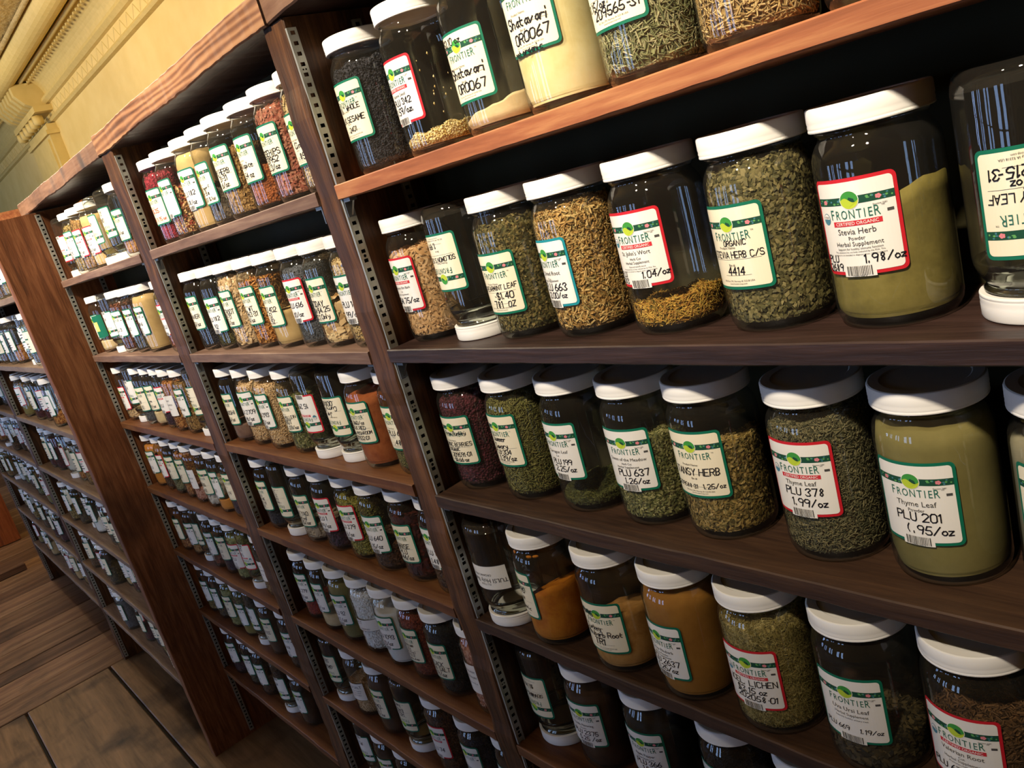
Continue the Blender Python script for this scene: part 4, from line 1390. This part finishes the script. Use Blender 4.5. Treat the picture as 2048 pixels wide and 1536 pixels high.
# a turmeric smear under the lid of the turmeric jar is loose dust on the glass, part of that jar's filling
# middle bay and third bay: left-to-right x, content, fill, label type, lettering
ROWS = {
 (2, 0): [(-1.618, 'pink peppercorns', .124, 'G', ['$.35', 'PLU 3.75 oz'], 'inkred'), (-1.534, 'mixed peppercorns', .084, 'P', [], 0), (-1.420, 'tan pepper powder', .127, 'P', ['PLU 182', '.88/oz'], 0),
          (-1.325, 'dark catkin peppers', .058, 'G', ['Long Pepper F.', 'Bi Ba', '54035F $.1oz'], 0), (-1.240, 'brown cut peel', .098, 'G', ['MU HERB', '31-31', '6/oz'], 0), (-1.160, 'brown allspice berries', .060, 'G', ['Allspice', '.54 oz'], 0),
          (-1.075, 'pinkish hip shells', .122, 'G', ['ROSEHIPS', '201952', '2.3/oz'], 0), (-1.000, 'beige seeds', .124, 'G', ['Cinn', '.85'], 0)],
 (2, 1): [(-1.617, 'black seeds', .035, 'G', ['PAPAVER', '$.10/oz'], 0), (-1.527, 'dark green tea', .050, 'P', ['PLU 182', '.92'], 0), (-1.440, 'beige bark flakes', .124, 'G', ['RYE ROOT', '92-31', '7.1/oz'], 0),
          (-1.357, 'orange-brown root cuts', .108, 'G', ['SL. WT', '20963-31', '8/oz'], 0), (-1.265, 'tan pepper powder', .058, 'G', ['PLU 402', '.51', '.92'], 0), (-1.170, 'blue-grey poppy seeds', .122, 'R', ['PLU 616', '.81/oz'], 0),
          (-1.080, 'beige dried slices', .064, 'G', ['TODAY', 'WOW $4.25', 'OZ 1 Only'], 0), (-.995, 'beige seeds', .118, 'P', ['PLU 16', '.99/oz'], 0)],
 (2, 2): [(-1.617, 'mauve-brown powder', .040, 'G', ['UMEBOSHI', '1.65/oz'], 0), (-1.545, 'beige granules', .124, 'P', ['PLU 2709', '.98/oz'], 0), (-1.452, 'beige granules', .124, 'P', ['PLU 393', '.42/oz'], 0),
          (-1.352, 'green cut herb', .098, 'G', ['KAVA MULLEIN', 'ROOT', '+TX .59/oz'], 0), (-1.268, None, 0, 'R', ['15 2970'], 0), (-1.186, None, 0, 'G', ['Jan', 'Curry Pep', '00880'], 0),
          (-1.101, 'brick-red powder', .112, 'G', ['1.360/oz', 'BLK RED', 'Kolo MUSHROOM', '20922-01'], 0), (-1.000, 'green needle leaves', .09, 'G', ['PLU 62', '.48'], 0)],
 (2, 3): [(-1.617, 'black seeds', .030, 'G', ['GOJI', 'GYN ME', '2015-31', '.09'], 0), (-1.533, None, 0, 'G', ['Hot K', 'KAVA', '22.20', '.297'], 0), (-1.458, 'dried mushroom caps', .034, 'G', ['BAI YAO', 'dried', '1.25/oz'], 0),
          (-1.362, 'dark purple flowers', .032, 'R', ['PLU 1', '.89/oz'], 0), (-1.272, 'yellow-green fennel seeds', .106, 'R', ['PLU 379', '.6/oz'], 0), (-1.182, 'dark brown cut root', .050, 'P', ['PLU 640', '1.15/oz'], 0),
          (-1.092, 'reddish-black pods', .108, 'G', ['VANISE', 'PLU', '8.44/oz'], 0), (-.998, 'dark brown cut root', .030, 'P', ['PLU 19', '1.48'], 0)],
 (2, 4): [(-1.605, 'red annatto seeds', .036, 'P', ['PLU 279', '.89/oz'], 0), (-1.510, 'tan root powder', .034, 'P', ['.81', '1.05/oz'], 0), (-1.436, 'olive green powder', .122, 'P', ['PLU 92', '.47/oz'], 0),
          (-1.365, 'coarse white salt', .122, 'SALT', [], 0), (-1.272, 'fine white salt', .104, 'P', ['PLU 1093', '.10/oz'], 0), (-1.193, 'red clay salt', .120, 'G', ['HAWAIIAN', 'SEA', 'Salt(fine)', '2851-01', 'volcanic clay'], 0),
          (-1.108, 'black lava salt', .126, 'G', ['BLACK', 'LAVA SALT', '.69/oz'], 0), (-.998, 'pink salt crystals', .118, 'W', [], 0)],
 (2, 5): [(-1.617, None, 0, 'G', ['ORGANIC', 'SENNA'], 0), (-1.520, 'beige granules', .076, 'ROUND', [], 0), (-1.417, 'dark brown powder', .122, 'G', ['CARMEL', 'MALT', '2.19/oz'], 0),
          (-1.319, None, 0, 'G', ['HOLY', 'BASIL', 'herb'], 0), (-1.212, 'dark brown cut root', .118, 'R', ['PLU 74'], 0), (-1.105, 'black seeds', .118, 'P', ['VANILLA'], 0), (-1.010, 'dark brown powder', .11, 'P', ['PLU 4'], 0)],
 (2, 6): [(-1.610, None, 0, 'P', ['PLU 8'], 0), (-1.520, 'dark brown powder', .10, 'P', ['PLU 12'], 0), (-1.430, 'dark leaf pieces', .09, 'G', ['1.10'], 0)],
 (3, 0): [(-2.425, None, 0, 'R', [], 0), (-2.330, 'green-gold cut herb', .122, 'P', ['PLU', '1.25'], 0), (-2.245, 'brown cut peel', .118, 'R', ['PLU', '.98/oz'], 0), (-2.155, 'tan pepper powder', .12, 'R', ['PLU', '.36/oz'], 0),
          (-2.065, None, 0, 'G', ['4.95'], 0), (-1.960, None, 0, 'G', ['ORG', '2.14'], 0), (-1.875, 'tangled brown twigs', .046, 'G', ['.15/oz'], 0)],
 (3, 1): [(-2.425, 'tan root powder', .030, 'STICK', [], 0), (-2.285, None, 0, 'P', ['PLU'], 0), (-2.195, 'brown cloves', .120, 'P', ['PLU 3'], 0), (-2.080, 'dark leaf pieces', .040, 'P', ['1.10'], 0),
          (-1.985, 'tan pepper powder', .130, 'P', ['LAM 6', 'OE'], 0), (-1.815, 'pinkish hip shells', .11, 'R', ['PLU'], 0)],
 (3, 2): [(-2.428, 'beige bark flakes', .032, 'R', ['PLU', '.82'], 0), (-2.345, None, 0, 'P', ['PLU'], 0), (-2.268, 'blue-grey poppy seeds', .045, 'G', ['SB', '.92'], 0), (-2.190, 'tan root powder', .040, 'G', ['Lyre', '1.24/oz'], 0),
          (-2.105, 'dark purple flowers', .100, 'R', ['PLU'], 0), (-2.022, 'rust-brown chips', .122, 'W', [], 0), (-1.935, 'brown cut peel', .118, 'P', ['1.02/oz'], 0), (-1.850, None, 0, 'G', ['very', 'moly', 'deep', 'herb'], 0)],
 (3, 3): [(-2.428, 'glossy orange powder', .122, 'P', ['PLU'], 0), (-2.345, 'brown root shreds', .05, 'R', ['1.25'], 0), (-2.262, 'grey-green cut stems', .050, 'G', ['SB', '1.1'], 0), (-2.175, 'rust-brown chips', .120, 'G', ['WAT'], 0),
          (-2.085, 'pink salt crystals', .042, 'W', [], 0), (-2.005, 'white cotton-like root', .055, 'G', ['BOG', '.42'], 0), (-1.925, 'glossy orange powder', .035, 'P', ['PLU'], 0), (-1.838, 'dark purple flowers', .05, 'G', ['1.9'], 0)],
 (3, 4): [(-2.428, 'rust-brown chips', .030, 'G', ['1.10'], 0), (-2.345, 'tangled brown twigs', .034, 'P', ['.66'], 0), (-2.262, None, 0, 'G', ['BLKHO', '.88'], 0), (-2.178, 'wrinkled brown fruits', .036, 'P', ['1.15'], 0),
          (-2.092, 'dark purple flowers', .034, 'G', ['PLU', '1.9'], 0), (-2.008, 'pale green hops', .118, 'R', ['PLU', '1.1'], 0), (-1.915, None, 0, 'R', ['TAR', 'DEU'], 0), (-1.832, 'brown cut peel', .05, 'W', [], 0)],
 (3, 5): [(-2.428, 'green-gold cut herb', .035, 'P', ['PLU'], 0), (-2.345, 'dark leaf pieces', .05, 'P', ['101'], 0), (-2.245, 'pale green hops', .110, 'G', ['BLM', '1.2'], 0), (-2.150, 'olive leaf powder', .045, 'P', ['1.2'], 0),
          (-2.062, None, 0, 'P', ['PARTY', 'BEEF'], 0), (-1.972, 'dark brown powder', .11, 'G', ['COFFEE', '2.1'], 0), (-1.855, 'dark brown cut root', .10, 'P', ['KAVA', '.9'], 0)],
 (3, 6): [(-2.411, 'dark purple flowers', .04, 'P', ['1.0'], 0), (-2.295, 'dark leaf pieces', .05, 'P', ['PLU'], 0), (-2.205, 'dark brown cut root', .06, 'P', ['1.1'], 0), (-2.060, None, 0, 'P', ['MET'], 0), (-1.954, 'dark brown powder', .08, 'P', ['PLU'], 0)],
}
for (b, s), js in ROWS.items():
    xa, xb = BX[b]
    P = relax([j[0] for j in js], xa+.001, xb-.001, .057)
    for n, ((_, kind, fh, typ, wr, ink), (x, y)) in enumerate(zip(js, P)):
        phi = random.uniform(-7, 6)
        z = HZ[b][s]+Z0
        o = jar(x, y, z, 'm', describe(kind, n, s, b), GP, phi, kind is None)
        if kind:
            pw = KINDS[kind][3] == 'powder'
            fill(o, kind, fh, 'm', random.uniform(.001, .004 if pw else .007), random.uniform(-2, 2), .001 if pw else .002)
        zb = random.uniform(.033, .044) if kind else random.uniform(.034, .046)
        lines = []
        if wr:
            hs = min(.0075, .028/len(wr)*.8)
            for i, t in enumerate(wr):
                lines.append((t, .003, .0300-(i+.55)*(.028/len(wr)) if len(wr) < 4 else .034-(i+.4)*(.032/len(wr)), min(hs, .047/max(4, len(t))/.75)))
        if typ == 'SALT':
            plain_label(o, .048, -.042, .042, .024, [('SALT', 0, .0150, .0060), ('SUNLIT', -.012, .0030, .0032), ('UNREFINED', .012, .0030, .0032)])
        elif typ == 'ROUND':
            plain_label(o, .040, -.028, .030, .040, [('SPICE & SALT', 0, .028, .0060), ('a coarse blend for roasting', 0, .021, .0028), ('and grilling, by the ounce', 0, .016, .0028), ('store in a cool dry place', 0, .011, .0028)])
        elif typ == 'STICK':
            add_label(o, 'P', .040, 'm', (), [])
            f = Flat()
            f.rect(.006, .040, .003, .062, 0, .0007)
            f.rect(.008, .022, .020, .045, 1, .0009)
            put('sticker', f.mesh('sticker', [M['bgreen'], M['yellowst']]), None, o, (0, 0, .040))
        elif typ == 'W':
            plain_label(o, .040, -.026, .026, .050, [('ORGANIC', 0, .036, .0036), ('HERBS & SPICES', 0, .026, .0036), ('net wt 8 oz', 0, .016, .0030)], rules=False)
        else:
            add_label(o, typ, zb, 'm', (), lines, ink or 'ink')

# far unit: small in the picture
FAR_K = ['brown root shreds', 'green cut herb', 'tan pepper powder', 'dark leaf pieces', 'brown cut peel', 'fine white salt', 'rust-brown chips', 'dark brown powder', 'blue-grey poppy seeds', 'green-gold cut herb', 'khaki leaf powder', 'dark red berries', None]
rf = random.Random(11)
for b, xs_, cnt in ((4, (-3.44, -2.575), 10), (5, (-4.9, -3.64), 12)):
    for s in range(7):
        n = cnt-(rf.random() < .4)
        prev = None
        for i in range(n):
            x = xs_[0]+(xs_[1]-xs_[0])*i/(n-1)
            y = -.062+rf.uniform(-.004, .03)
            kind = rf.choice(FAR_K)
            z = HZ[b][s]+Z0
            o = jar(x, y, z, 'f', describe(kind, i, s, b), GP, rf.uniform(-8, 8), kind is None)
            if kind:
                fill(o, kind, rf.uniform(.04, .122), 'f')
            add_label(o, rf.choice('GPPRG'), rf.uniform(.034, .046), 'f')
